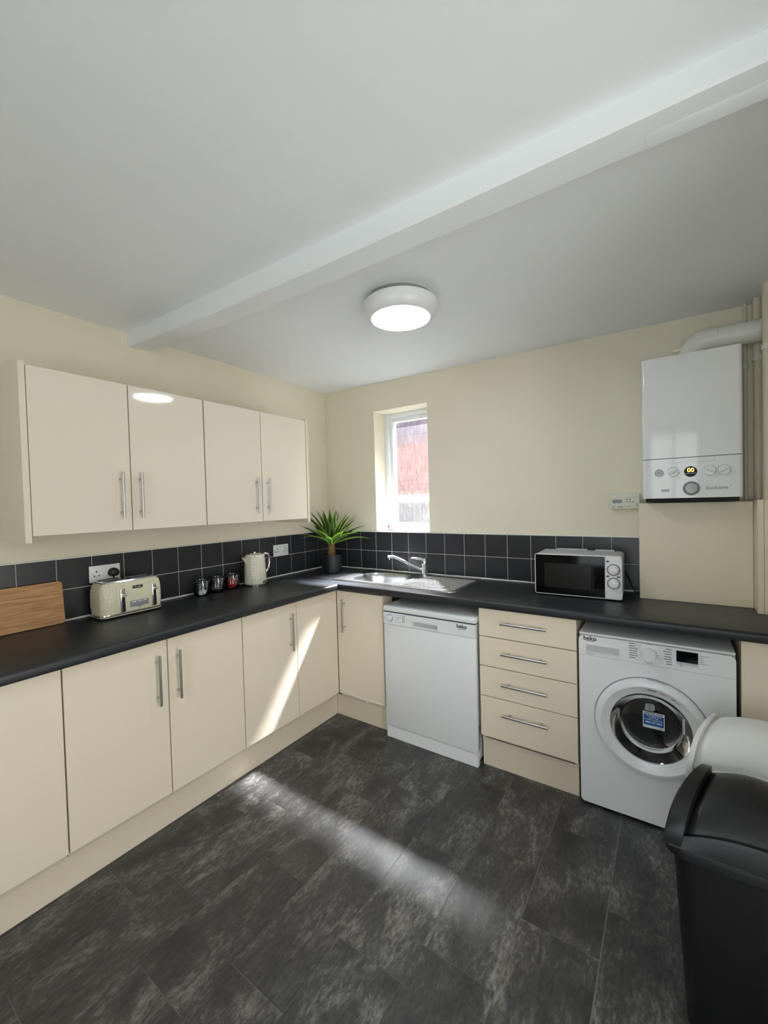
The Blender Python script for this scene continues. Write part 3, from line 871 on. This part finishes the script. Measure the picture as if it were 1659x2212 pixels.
def knob(x, z, r, name='knob'):
    k = MB().lathe([(r, 0), (r, .010), (r * .93, .013), (.0001, .0135)], (x, BYf, z), 'y', 32).build(name, M['whitepl'], cp)
    a = math.radians(30 if x != 2.586 else -22)
    mb = MB(); dx, dz = math.cos(a) * r * .8, math.sin(a) * r * .8
    mb.tube([(x - dx, BYf - .0145, z - dz), (x + dx, BYf - .0145, z + dz)], .0042, 8)
    mb.build('grip', M['whitepl'], k)
    # printed scale round the knob
    for q in range(5):
        aa = math.radians(150 - q * 38)
        MB().tube([(x + math.cos(aa) * (r + .003), BYf - .0004, z + math.sin(aa) * (r + .003)), (x + math.cos(aa - .35) * (r + .003), BYf - .0004, z + math.sin(aa - .35) * (r + .003))], .0009, 5).build('scale_mark', M['inklight'], cp)
for x in (2.449, 2.586, 2.637): knob(x, 1.550, .0215)
gz = MB().lathe([(.0175, 0), (.0175, .004), (.0155, .0045), (.0150, .003)], (2.394, BYf, 1.549), 'y', 28).build('pressure_gauge', M['greyp'], cp)
MB().lathe([(.0150, .003), (.0001, .003)], (2.394, BYf, 1.549), 'y', 28).build('gauge_face', M['gauge'], gz)
MB().box(2.384, 2.401, BYf - .0045, BYf - .0033, 1.5482, 1.5498).build('needle', M['ink'], gz, smooth=False)
dp = MB().lathe([(.0245, 0), (.0245, .003), (.0225, .0045), (.0001, .005)], (2.516, BYf, 1.549), 'y', 36).build('display', M['slot'], cp)
text('00', .027, (2.516, BYf - .0056, 1.555), M['led'], dp, name='digits', bold=.0003)
MB().box(2.494, 2.538, BYf - .0056, BYf - .0046, 1.5395, 1.5412).build('display_bar', M['whitepl'], dp, smooth=False)
pb = MB().lathe([(.0325, 0), (.0325, .004), (.0265, .007), (.025, .005)], (2.518, BYf, 1.471), 'y', 40).build('dial_ring', M['greyp'], cp)
MB().lathe([(.025, .005), (.022, .010), (.0001, .012)], (2.518, BYf, 1.471), 'y', 36).build('button', M['gauge'], pb)
text('Exclusive', .0215, (2.612, BYf - .0004, 1.470), M['inklight'], cp, bold=.0003)
text('2', .011, (2.661, BYf - .0004, 1.477), M['inklight'], cp)
bd = MB().box(2.402, 2.434, BYf - .0012, BYf, 1.459, 1.4705, .0004, 1).build('badge', M['greyp'], cp)
MB().box(2.4035, 2.4325, BYf - .0018, BYf - .001, 1.4605, 1.469).build('badge_face', M['lgrey'], bd, smooth=False)
text('ideal', .0085, (2.418, BYf - .0019, 1.4648), M['inklight'], bd)
for a in ((2.43, 2.605, 1.5925, 1.5932), (2.605, 2.6057, 1.5925, 1.6145)):
    MB().box(a[0], a[1], BYf - .0004, BYf, a[2], a[3]).build('flap_seam', M['inklight'], cp, smooth=False)
text('ON', .006, (2.522, BYf - .0004, 1.603), M['inklight'], cp)

# flue and pipes
t = thing('boiler_flue', 'white flue pipe with elbow on top of the boiler', 'pipe', (2.52, -.15, 2.0985))
fy = -.15
el = [(2.522, fy, 2.0990), (2.522, fy, 2.112), (2.526, fy, 2.132), (2.540, fy, 2.155), (2.562, fy, 2.170), (2.590, fy, 2.176), (2.625, fy, 2.1765)]
MB().tube(el, [.053, .053, .053, .053, .053, .0535, .0535], 28).build('elbow', M['wpaint'], t)
MB().tube([(2.6255, fy, 2.1765), (2.948, fy, 2.1765)], .0495, 28).build('pipe', M['wpaint'], t)
MB().tube([(2.455, fy - .02, 2.150), (2.49, fy - .02, 2.150)], .009, 12).build('test_point', M['wpaint'], t)
def vpipe(x, y, r, z0, label, collar=None, r2=None):
    z1 = ceil_z(x, y) - .0005
    t = thing('vertical_pipe', label, 'pipe', (x, y, z0), group=None)
    MB().tube([(x, y, z0), (x, y, z1)], r, 20).build('tube', M['cpipe'], t)
    if collar:
        MB().tube([(x, y, collar - .012), (x, y, collar + .012)], r + .004, 20).build('clip', M['wpaint'], t)
    return t
vpipe(2.796, -.235, .0235, 1.4125, 'stout cream vertical pipe at the right edge, in front of the flue', 2.075)
vpipe(2.779, -.075, .0165, 1.4125, 'slim cream vertical pipe behind the flue, beside the boiler', 2.07)
vpipe(2.741, -.030, .0075, 1.4045, 'thin cream vertical pipe tight against the wall beside the boiler', 2.05)

# thermostat
t = thing('room_programmer', 'ivory heating programmer with small display on the back wall', 'thermostat', (2.228, -.015, 1.372))
MB().box(2.150, 2.302, -.010, -.0005, 1.375, 1.459, .002, 1).build('back_plate', M['thermo'], t)
th = MB().box(2.158, 2.300, -.030, -.0105, 1.372, 1.458, .003, 2).build('case', M['thermo'], t)
MB().box(2.169, 2.216, -.0312, -.030, 1.404, 1.4235).build('display', M['lcd'], th, smooth=False)
for x, z in ((2.240, 1.4225), (2.254, 1.4225), (2.240, 1.4105), (2.254, 1.4105), (2.268, 1.4105), (2.200, 1.383), (2.213, 1.383)):
    MB().box(x - .0045, x + .0045, -.0325, -.030, z - .003, z + .003, .001, 1).build('button', M['greyp'], th)
MB().box(2.170, 2.174, -.0312, -.030, 1.3805, 1.3845).build('indicator', M['ink'], th, smooth=False)
MB().tube([(2.226, -.0302, 1.430), (2.245, -.0302, 1.433), (2.265, -.0302, 1.439), (2.283, -.0302, 1.434), (2.299, -.0302, 1.432)], .0008, 6).build('cover_line', M['greyp'], th)
MB().box(2.2255, 2.2265, -.0306, -.030, 1.374, 1.430).build('cover_line', M['greyp'], th, smooth=False)
MB().box(2.236, 2.256, -.0312, -.030, 1.384, 1.387).build('slider', M['greyp'], th, smooth=False)
MB().box(2.286, 2.290, -.0312, -.030, 1.384, 1.400).build('slider', M['greyp'], th, smooth=False)
text('NOV', .006, (2.258, -.0303, 1.448), M['thermo'], th) if False else None

# ------------------------------------------------------------------ sockets
def socket(y0, y1, z0, z1, label, plug):
    t = thing('double_socket', label, 'socket', (.009, (y0 + y1) / 2, z0))
    pl = MB().box(.0086, .0155, y0, y1, z0, z1, .002, 2).build('face_plate', M['whitepl'], t)
    ym = (y0 + y1) / 2; w = y1 - y0
    for s in (-1, 1):
        c = ym + s * w * .27
        for dy, dz, a, b_ in ((0, .012, .003, .0045), (-.011, -.010, .0045, .0025), (.011, -.010, .0045, .0025)):
            MB().box(.0152, .0158, c + dy - a, c + dy + a, (z0 + z1) / 2 + dz - b_, (z0 + z1) / 2 + dz + b_).build('pin_hole', M['slot'], pl, smooth=False)
        MB().box(.0155, .0175, ym + s * .010 - .0085, ym + s * .010 + .0085, z1 - .030, z1 - .010, .001, 1).build('rocker_switch', M['whitepl'], pl)
        MB().lathe([(.0028, 0), (.0028, .0008), (.0001, .001)], (.0154, ym + s * (w / 2 - .012), (z0 + z1) / 2 + .001), 'x', 10).build('screw', M['greyp'], pl)
    if plug:
        p = thing('plug', 'black three-pin plug in the socket behind the toaster', 'plug', (.0165, ym + w * .25, (z0 + z1) / 2))
        c = Vector((0, ym + w * .25, (z0 + z1) / 2 - .004))
        lp = []
        for x, k in ((.0165, 1.0), (.036, .98), (.046, .8), (.049, .5)):
            lp.append([(x, c.y + math.cos(a) * .0255 * k, c.z + (math.sin(a) * .027 if math.sin(a) > 0 else math.sin(a) * .018) * k) for a in [2 * PI * q / 20 for q in range(20)]])
        b_ = MB(); b_.loft(lp); b_.build('plug_body', M['blackpl'], p)
        MB().tube([(.028, c.y, c.z - .017), (.026, c.y, c.z - .035), (.024, c.y + .004, c.z - .10), (.024, c.y + .02, c.z - .17), (.024, c.y + .05, .9155)], .0035, 8).build('cord', M['blackpl'], p)
socket(-1.808, -1.665, 1.075, 1.159, 'white double socket with a black plug, left wall behind the toaster', True)
socket(-.620, -.476, 1.064, 1.147, 'white double socket, both outlets empty, on tiles beside the kettle', False)

# ------------------------------------------------------------------ chopping board
mb = MB(); mb.loft([[(0, p[0], p[1]) for p in rrect(-.36, 0, 0, .198, .014, 0, 4)], [(.018, p[0], p[1]) for p in rrect(-.36, 0, 0, .198, .014, 0, 4)]])
single('chopping_board', mb, M['bamboo'], 'bamboo chopping board leaning on the tiles at far left', 'board', (.034, -1.928, .9105), (0, math.radians(-7), 0))

# ------------------------------------------------------------------ toaster
t = thing('toaster', 'cream four-slice toaster with chrome trim on the left worktop', 'toaster', (.117, -1.682, .91), 0)
TXa, TXb, TYa, TYb = .040, .200, -1.832, -1.533
def tl(ins, z, r): return rrect(TXa + ins, TXb - ins, TYa + ins * 1.0, TYb - ins * 1.0, max(r - ins * .5, .008), z, 6)
b = MB(); b.loft([tl(.006, .930, .035), tl(.002, .97, .035), tl(.0025, 1.03, .035), tl(.006, 1.06, .035), tl(.014, 1.078, .034), tl(.021, 1.0845, .032)], True, True)
b.build('body', M['toaster_tex'], t)
# smooth front fascia
fs = MB()
prof = [(TXb - .0015, .935), (TXb + .0015, .97), (TXb + .001, 1.03), (TXb - .0025, 1.06), (TXb - .0105, 1.078)]
fs.loft([[(x, y, z) for x, z in prof] + [(TXb - .03, y, 1.074), (TXb - .03, y, .935)] for y in (-1.765, -1.556)])
fs.build('front_fascia', M['toaster'], t)
b = MB(); b.loft([tl(.012, .9145, .035), tl(.0, .921, .038), tl(.0, .9265, .038)], True, True)
b.build('base', M['toaster'], t)
b = MB(); b.loft([tl(-.0035, .9265, .04), tl(-.0045, .929, .04), tl(-.0035, .934, .04), tl(.004, .9345, .04)], True, True)
b.build('chrome_band', M['chrome'], t)
b = MB(); b.loft([tl(.0175, 1.0845, .03), tl(.0195, 1.0885, .03), tl(.026, 1.0895, .03)], True, True)
tp = b.build('top_plate', M['chrome'], t)
for y0, y1 in ((-1.797, -1.697), (-1.668, -1.568)):
    for x0, x1 in ((.064, .098), (.134, .168)):
        sl = MB(); frame_z = 1.0898
        sl.box(x0, x1, y0, y1, frame_z, frame_z + .0022, .0008, 1)
        so = sl.build('slot_frame', M['greyp'], tp)
        MB().box(x0 + .004, x1 - .004, y0 + .004, y1 - .004, frame_z + .0022, frame_z + .0026).build('slot', M['slot'], so, smooth=False)
for yc, z0, z1, zk in ((-1.737, .935, 1.054, 1.022), (-1.585, .938, 1.052, 1.030)):
    lv = MB(); lv.box(TXb + .0005, TXb + .0055, yc - .0115, yc + .0115, z0, z1, .004, 3)
    lo = lv.build('lever_channel', M['chrome'], t)
    MB().box(TXb + .0052, TXb + .0064, yc - .0035, yc + .0085, z0 + .004, zk - .012).build('lever_slot', M['slot'], lo, smooth=False)
    MB().tube([(TXb + .006, yc, zk), (TXb + .022, yc, zk), (TXb + .028, yc + .010, zk + .001)], [.005, .005, .004], 10).build('lever_knob', M['chrome'], lo)
    MB().lathe([(.0024, 0), (.0001, .001)], (TXb - .002, yc + .002, 1.064), 'x', 10).build('screw', M['greyp'], t)
bd = MB().box(TXb - .001, TXb + .0035, -1.689, -1.641, 1.044, 1.058, .003, 2).build('badge', M['badge'], t)
text('Breville', .0105, (TXb + .0038, -1.665, 1.0508), M['silver'], bd, '+x', bold=.0002)
bp_ = MB().box(TXb + .0005, TXb + .0045, -1.704, -1.616, .955, .9835, .004, 3).build('button_panel', M['greyp'], t)
for i in range(3):
    MB().box(TXb + .0044, TXb + .0066, -1.694 + i * .026, -1.694 + i * .026 + .018, .976, .9805, .001, 1).build('button', M['whitepl'], bp_)
MB().tube([(TXb - .001, -1.66, .953), (TXb + .006, -1.66, .953)], .006, 16).build('browning_dial', M['greyp'], bp_)
for x in (.06, .175):
    for y in (-1.80, -1.565):
        MB().lathe([(.008, 0), (.008, .006)], (x, y, .91), 'z', 12, True, True).build('foot', M['rubber'], t)

# ------------------------------------------------------------------ jars
def blob(cx, cy, cz, rx, rz, n, mb, seed):
    rr = random.Random(seed)
    for _ in range(n):
        a = rr.random() * 2 * PI; q = math.sqrt(rr.random()) * rx; h = cz + rr.random() * rz
        s = .007 + rr.random() * .003
        bx = bmesh.new(); bmesh.ops.create_cube(bx, size=1)
        bmesh.ops.bevel(bx, geom=bx.edges[:], offset=.18, segments=1, affect='EDGES')
        mt = Matrix.Translation((cx + math.cos(a) * q, cy + math.sin(a) * q, h)) @ Matrix.Rotation(rr.random() * 6, 4, (rr.random(), rr.random(), rr.random() + .1)) @ Matrix.Diagonal((s * 1.8, s * 1.4, s, 1))
        bmesh.ops.transform(bx, matrix=mt, verts=bx.verts[:]); mb._merge(bx)
def jar(x, y, label):
    t = thing('clip_top_jar', label, 'jar', (x, y, .9101), group='glass jars beside the kettle')
    c = (x, y, .9101)
    MB().lathe([(.0005, .0008), (.034, 0), (.042, .004), (.0475, .016), (.049, .032), (.047, .052), (.041, .068), (.0395, .078), (.0425, .080), (.0425, .085), (.037, .085), (.037, .078), (.0385, .067), (.0445, .051), (.0465, .032), (.045, .017), (.040, .007), (.033, .0035), (.0005, .0035)], c, 'z', 36).build('bowl', M['jar'], t)
    MB().lathe([(.037, .0862), (.0435, .0862), (.044, .091), (.040, .097), (.028, .1005), (.0005, .101)], c, 'z', 36).build('lid', M['jar'], t)
    MB().lathe([(.0435, .085), (.0445, .0856), (.0435, .0862)], c, 'z', 36).build('gasket', M['lgrey'], t)
    wire = MB()
    wire.tube([(x + .0425 * math.cos(a), y + .0425 * math.sin(a), c[2] + .074) for a in [2 * PI * k / 28 for k in range(29)]], .0013, 6)
    a0 = math.radians(-8)
    ex, ey = math.cos(a0), math.sin(a0)
    wire.tube([(x + ex * .043 - ey * .012, y + ey * .043 + ex * .012, c[2] + .092), (x + ex * .050 - ey * .012, y + ey * .05 + ex * .012, c[2] + .070), (x + ex * .053 - ey * .008, y + ey * .053 + ex * .008, c[2] + .045), (x + ex * .054, y + ey * .054, c[2] + .038),
               (x + ex * .053 + ey * .008, y + ey * .053 - ex * .008, c[2] + .045), (x + ex * .050 + ey * .012, y + ey * .05 - ex * .012, c[2] + .070), (x + ex * .043 + ey * .012, y + ey * .043 - ex * .012, c[2] + .092)], .0013, 6)
    wire.build('wire_clip', M['chrome'], t)
    return t
JX = [(.088, -1.247), (.082, -1.139), (.080, -1.029)]
jar(*JX[0], 'clip-top glass jar with white pods, nearest the toaster')
jar(*JX[1], 'nearly empty clip-top glass jar with dark grains, middle of three')
jar(*JX[2], 'clip-top glass jar with red filling, beside the kettle')
for i, (dx, dy, rz) in enumerate(((.012, -.014, .3), (.016, .012, 1.2), (-.016, .016, 2.0))):
    mb = MB(); mb.lathe([(.0001, 0), (.011, 0), (.0125, .003), (.0125, .020), (.0105, .026), (.0001, .027)], (0, 0, 0), 'z', 18)
    lab = ('white pod at the left of the first jar', 'white pod in front in the first jar', 'white pod at the back of the first jar')[i]
    single('white_pod', mb, M['pod'], lab, 'pod', (JX[0][0] + dx, JX[0][1] + dy, .9140), (0, 0, rz), 'white pods in the first jar')
mb = MB(); mb.lathe([(.0005, .004), (.032, .0042), (.040, .0085), (.036, .011), (.02, .013), (.0005, .010)], (0, 0, 0), 'z', 28)
o = single('dark_grains', mb, M['coffee'], 'dark grains at the bottom of the middle glass jar', 'jar contents', (JX[1][0], JX[1][1], .9101)); o['kind'] = 'stuff'
mb = MB(); blob(0, 0, .012, .031, .054, 130, mb, 5)
o = single('jar_filling', mb, M['redfill'], 'red filling inside the glass jar beside the kettle', 'jar contents', (JX[2][0], JX[2][1], .9101)); o['kind'] = 'stuff'

# ------------------------------------------------------------------ kettle
KX, KY = .118, -.872
t = thing('kettle', 'cream textured kettle with chrome handle between jars and socket', 'kettle', (KX, KY, .9101))
c = (KX, KY, .9101)
MB().lathe([(.0005, 0), (.066, 0), (.069, .003), (.069, .008), (.064, .012)], c, 'z', 40).build('base', M['chrome'], t)
M['kettle_tex'] = mat('cream_kettle_enamel', (228, 224, 204), .18, noise=.008)
emboss(M['kettle_tex'], (75, 75, 52))
kb = MB(); kb.lathe([(.060, .0125), (.0715, .0135), (.0725, .022), (.0715, .07), (.0685, .14), (.0655, .185), (.0630, .200), (.0560, .2075), (.048, .2085)], c, 'z', 48, True, True)
kb = kb.build('body', M['kettle_tex'], t)
sp = MB()
def tri(y, z0, z1, w): return [(KX - w, y, z1), (KX + w, y, z1), (KX + w * .5, y, (z0 + z1) / 2), (KX, y, z0), (KX - w * .5, y, (z0 + z1) / 2)]
sp.loft([tri(KY - .055, .9101 + .130, .9101 + .196, .034), tri(KY - .078, .9101 + .160, .9101 + .193, .022), tri(KY - .098, .9101 + .184, .9101 + .192, .010)])
sp.build('spout', M['toaster'], t)
MB().lathe([(.050, .209), (.049, .213), (.040, .217), (.02, .2185), (.012, .219), (.012, .224), (.0005, .226)], c, 'z', 36).build('lid', M['chrome'], t)
hp = [(KX, KY + .060, 1.106), (KX, KY + .085, 1.114), (KX, KY + .108, 1.106), (KX, KY + .120, 1.080), (KX, KY + .122, 1.045), (KX, KY + .112, 1.010), (KX, KY + .090, .985), (KX, KY + .066, .975)]
MB().tube(hp, [.009, .009, .0095, .0095, .0095, .009, .0085, .008], 14).build('handle', M['chrome'], t)
bd = MB().box(KX + .064, KX + .0755, KY + .004, KY + .046, .928, .941, .003, 2).build('badge', M['badge'], t)
text('Breville', .009, (KX + .0758, KY + .025, .9345), M['silver'], bd, '+x', bold=.0002)

# ------------------------------------------------------------------ potted plant
PX, PY = .262, -.258
t = thing('potted_plant', 'spiky green potted plant with yellow-edged leaves beside the sink', 'plant', (PX, PY, .9101))
c = (PX, PY, .9101)
MB().lathe([(.0005, 0), (.070, 0), (.074, .004), (.080, .138), (.080, .142), (.075, .142), (.074, .128), (.0005, .128)], c, 'z', 44).build('pot', M['pot'], t)
MB().lathe([(.0735, .1285), (.05, .131), (.0005, .133)], c, 'z', 30).build('soil', M['soil'], t)
tr = MB()
prof = []
for k in range(9):
    z = .128 + k * .011
    prof.append((.026 - k * .0005, z)); prof.append((.033 - k * .0004, z + .0075))
tr.lathe(prof, c, 'z', 14, False, True)
tr.build('stem', M['bark'], t)
def leaf(az, el, L, w, droop, z0):
    n = 9
    d = Vector((math.cos(az), math.sin(az), 0)); side = Vector((-math.sin(az), math.cos(az), 0))
    bm = bmesh.new(); uvl = bm.loops.layers.uv.new('UVMap')
    pos = Vector((PX, PY, .9101 + z0)) + d * .008 - Vector(t.location); e = el
    rows = []
    for i in range(n + 1):
        s = i / n
        ww = w * (.45 + 1.6 * s if s < .34 else 1.0 * max(0.0, 1 - ((s - .34) / .66) ** 1.6)) * .5
        ww = max(ww, .0006)
        up = Vector((-math.sin(e) * d.x, -math.sin(e) * d.y, math.cos(e)))
        fold = ww * .45
        rows.append([pos + side * ww + up * fold, pos, pos - side * ww + up * fold])
        pos = pos + (d * math.cos(e) + Vector((0, 0, math.sin(e)))) * (L / n)
        e -= droop * (.3 + s * 1.4) / n
    th = .0007
    tops = [[bm.verts.new(p) for p in r] for r in rows]
    for a, b_, s in zip(tops[:-1], tops[1:], range(n)):
        for q in range(2):
            f = bm.faces.new((a[q], a[q + 1], b_[q + 1], b_[q]))
            us = (q / 2, (q + 1) / 2, (q + 1) / 2, q / 2); vv = (s / n, s / n, (s + 1) / n, (s + 1) / n)
            for lpz, u_, v_ in zip(f.loops, us, vv): lpz[uvl].uv = (u_, v_)
    ex = bmesh.ops.solidify(bm, geom=bm.faces[:], thickness=th)
    me = bpy.data.meshes.new('leaf'); bm.to_mesh(me); bm.free()
    me.materials.append(M['leaf']); me.shade_smooth()
    o = bpy.data.objects.new('leaf', me); C.objects.link(o); o.parent = t
rr = random.Random(11)
# heading in the picture: 0 = towards picture right; the camera looks along azimuth 124.5 deg
RIGHT = math.radians(34.5)
spec = []
for i in range(38):
    az = i * 2.39996
    ring = i / 38
    el = math.radians(84 - 64 * ring ** .85 + rr.uniform(-5, 5))
    spec.append((az, el, .25 + .06 * rr.random() + .03 * ring,   .048 + .012 * rr.random(), .2 + .6 * ring))
for az, el, L, w, dp in spec:
    dx, dy = math.cos(az), math.sin(az)
    # keep clear of the two walls
    reach = L * math.cos(el)
    if PX + dx * reach < .03 or PY + dy * reach > -.03:
        lim = min((PX - .03) / max(-dx, 1e-3) if dx < 0 else 9, (-.03 - PY) / max(dy, 1e-3) if dy > 0 else 9)
        el = max(el, math.acos(min(.98, lim / L))); dp *= .35
    leaf(az, el, L, w, dp, .205 + .015 * rr.random())

# ------------------------------------------------------------------ alarm on the sill
t = thing('alarm', 'small white oval alarm with red dot on the window sill', 'alarm', (.607, .075, WZ0 + .0062))
al = MB()
def stad(y, k):
    w, h = .062 * k, .027 * k
    pts = []
    for q in range(13): a = -PI / 2 + PI * q / 12; pts.append((.607 + (w - h) + h * math.cos(a), y, WZ0 + .0335 + h * math.sin(a)))
    for q in range(13): a = PI / 2 + PI * q / 12; pts.append((.607 - (w - h) + h * math.cos(a), y, WZ0 + .0335 + h * math.sin(a)))
    return pts
al.loft([stad(.108, .97), stad(.104, 1), stad(.080, 1), stad(.074, .95), stad(.072, .85)])
alo = al.build('case', M['whitepl'], t)
al2 = MB(); al2.loft([stad(.0725, .82), stad(.0708, .80)]); al2.build('face', M['lgrey'], alo)
MB().lathe([(.0085, 0), (.0085, .001), (.0001, .0012)], (.582, .0708, WZ0 + .0345), 'y', 20).build('test_button', M['red'], alo)

# ------------------------------------------------------------------ microwave
t = thing('microwave', 'white microwave with black glass door on the back worktop', 'microwave', (2.018, -.165, .91), math.radians(2.2))
w, hgt = .423, .222
mx0, mx1, my0, my1, mz0, mz1 = -w / 2, w / 2, -.128, .128, .008, .228
b = MB()
prof = rrect(mx0, mx1, mz0, mz1, .016, 0, 4)
b.loft([[(p[0], my0 + .001, p[1]) for p in prof], [(p[0], my1 - .03, p[1]) for p in prof], [(p[0] * .96, my1, mz0 + (p[1] - mz0) * .95) for p in prof]])
b.build('case', M['lgrey'], t, world=False)
def vent(x0, x1): MB().box(x0, x1, .075, .118, mz1 - .001, mz1 + .006, .002, 1).build('rear_ridge', M['lgrey'], t, world=False)
vent(-.135, .03); vent(.07, .165)
for q in range(10):
    MB().box(-.125 + q * .014, -.118 + q * .014, .045, .07, mz1 - .0005, mz1 + .0004).build('vent_slot', M['greyp'], t, world=False, smooth=False)
fr = MB(); prof = rrect(mx0, mx1, mz0, mz1 + .001, .012, 0, 4)
fr.loft([[(p[0], my0, p[1]) for p in prof], [(p[0], my0 - .012, p[1]) for p in prof]])
fr.build('front_frame', M['whitepl'], t, world=False)
dxr = mx0 + .345
dr = MB().box(mx0 + .005, dxr, my0 - .0175, my0 - .0122, mz0 + .005, mz1 - .004, .002, 1).build('door', M['blackglass'], t, world=False)
MB().box(mx0 + .052, dxr - .062, my0 - .0182, my0 - .0176, mz0 + .040, mz1 - .047).build('viewing_window', M['inner'], dr, world=False, smooth=False)
for dx in (0, .006):
    MB().box(dxr - .058 + dx, dxr - .0565 + dx, my0 - .0182, my0 - .0176, mz0 + .035, mz1 - .045).build('window_line', M['ink'], dr, world=False, smooth=False)
cpn = MB().box(dxr + .0025, mx1 - .002, my0 - .0165, my0 - .0122, mz0 + .046, mz1 - .003, .001, 1).build('control_panel', M['whitepl'], t, world=False)
MB().box(dxr + .0025, mx1 - .002, my0 - .0165, my0 - .0122, mz0 + .003, mz0 + .0445, .001, 1).build('release_button', M['whitepl'], t, world=False)
cxk = (dxr + mx1) / 2 + .001
for zk in (mz0 + .152, mz0 + .083):
    k = MB().lathe([(.0292, 0), (.0292, .0016), (.0262, .0016)], (cxk, my0 - .0165, zk), 'y', 32).build('knob_ring', M['ink'], cpn, world=False)
    MB().lathe([(.0262, .001), (.0245, .008), (.021, .0085), (.0195, .022), (.0001, .024)], (cxk, my0 - .0165, zk), 'y', 32).build('knob', M['whitepl'], k, world=False)
    for q in range(9):
        a = math.radians(215 - q * 31)
        MB().box(cxk + math.cos(a) * .033 - .0012, cxk + math.cos(a) * .033 + .0012, my0 - .0169, my0 - .0165, zk + math.sin(a) * .033 - .0009, zk + math.sin(a) * .033 + .0009).build('scale_mark', M['inklight'], cpn, world=False, smooth=False)
for x, z, m_ in ((dxr + .014, mz0 + .194, M['ink']), (dxr + .014, mz0 + .118, M['ink']), (mx1 - .016, mz0 + .117, M['blued'])):
    o = MB(); o.lathe([(.008, 0), (.008, .0005), (.0001, .0006)], (0, 0, 0), 'y', 20)
    ob = o.build('print_mark', m_, cpn, world=False); ob.location = (x, my0 - .0165, z); ob.scale = (1, 1, .5)
for x in (mx0 + .03, mx1 - .03):
    for y in (my0 + .02, my1 - .04):
        MB().lathe([(.012, 0), (.012, .0085)], (x, y, 0), 'z', 12, True, True).build('foot', M['rubber'], t, world=False)
MB().tube([(mx1 - .01, my1 - .01, .13), (mx1 + .012, my1 + .004, .09), (mx1 + .03, my1 + .006, .04), (mx1 + .045, my1 + .004, .006), (mx1 + .075, my1 - .004, .005)], .0032, 8).build('power_cord', M['blackpl'], t, world=False)

# ------------------------------------------------------------------ swing bins
def bin_(name, label, loc, rz, m, mflap, W=.42, D=.34, zr=.500, zl=.535, rise=.110, band=.035, lift=.045, recess=.020, inset=.03):
    t = thing(name, label, 'bin', loc, rz)
    def taper(o):
        for v in o.data.vertices:
            q = min(1, max(0, (v.co.y + .16) / .34)); q = q * q * (3 - 2 * q)
            v.co.x *= 1 - .46 * q
        return o
    def rr_(w, d, z, r=.05): return rrect(-w / 2, w / 2, -d / 2, d / 2, r, z, 6)
    b = MB(); b.loft([rr_(W - .09, D - .08, 0), rr_(W - .085, D - .075, .006), rr_(W - .035, D - .035, zr - .01)], True, True)
    taper(b.build('body', m, t, world=False))
    h = MB()
    # rim band
    h.loft([rr_(W - .02, D - .02, zr - .012), rr_(W, D, zr - .004), rr_(W, D, zr + .012), rr_(W - .006, D - .006, zl - .012)], True, False)
    n = 28
    a = D / 2 - .004
    def arch(th, k=1.0): return (-a * math.cos(th) * k, zl - .012 + (rise + .012) * math.sin(th) ** .9 * k)
    def xe(th): return W / 2 - .004 - inset * math.sin(th) ** 1.2
    ths = [PI * i / n for i in range(n + 1)]
    for s in (-1, 1):
        lo = []
        for th in ths:
            y, z = arch(th); x = xe(th)
            yb = y * 1.0
            y2, z2 = arch(th, .90)
            r = max(0, 1 - abs(math.sin(th)) * 3)
            lo.append([(s * (W / 2 - .004), yb * .985, zl - .012), (s * (x + .006), y, z - .006), (s * x, y, z), (s * (x - band), y, z), (s * (x - band - .004), y2, z2 - recess)])
        h.loft(lo, False, False, closed=False)
    # front and back lips, arched up in the middle
    for s in (-1, 1):
        lo = []
        for i in range(17):
            u = -1 + 2 * i / 16
            x = u * (W / 2 - .012)
            zt = zl + lift * (1 - abs(u) ** 2.2)
            lo.append([(x, s * (D / 2 - .003), zl - .014), (x, s * (D / 2 - .010), zt - .008), (x, s * (D / 2 - .014), zt), (x, s * (D / 2 - .022), zt), (x, s * (D / 2 - .028), zl - .010)])
        h.loft(lo, False, False, closed=False)
    taper(h.build('hood', m, t, world=False))
    f = MB(); lo = []
    for i in range(n + 1):
        th = PI * (.05 + .90 * i / n)
        y, z = arch(th, .93)
        row = []
        for q in range(15):
            u = -1 + 2 * q / 14
            xw = (xe(th) - band - .002)
            bul = (1 - u * u) * .026 * math.sin(th)
            row.append((u * xw, y, z - recess * .55 + bul))
        lo.append(row)
    f.loft(lo, False, False, closed=False)
    fo = taper(f.build('flap', mflap, t, world=False))
    sm = fo.modifiers.new('thickness', 'SOLIDIFY'); sm.thickness = .004; sm.offset = -1
    return t
bin_('swing_bin', 'black plastic swing-top bin at the right front, cut off by the frame', (2.622, -1.222, 0), 0, M['blackbin'], M['blackbin'])
bin_('swing_bin', 'white plastic swing-top bin between black bin and washing machine', (2.680, -.862, 0), 0, M['whitebin'], M['whitebin'], band=.010, recess=.008, lift=.03, rise=.125, inset=.03)
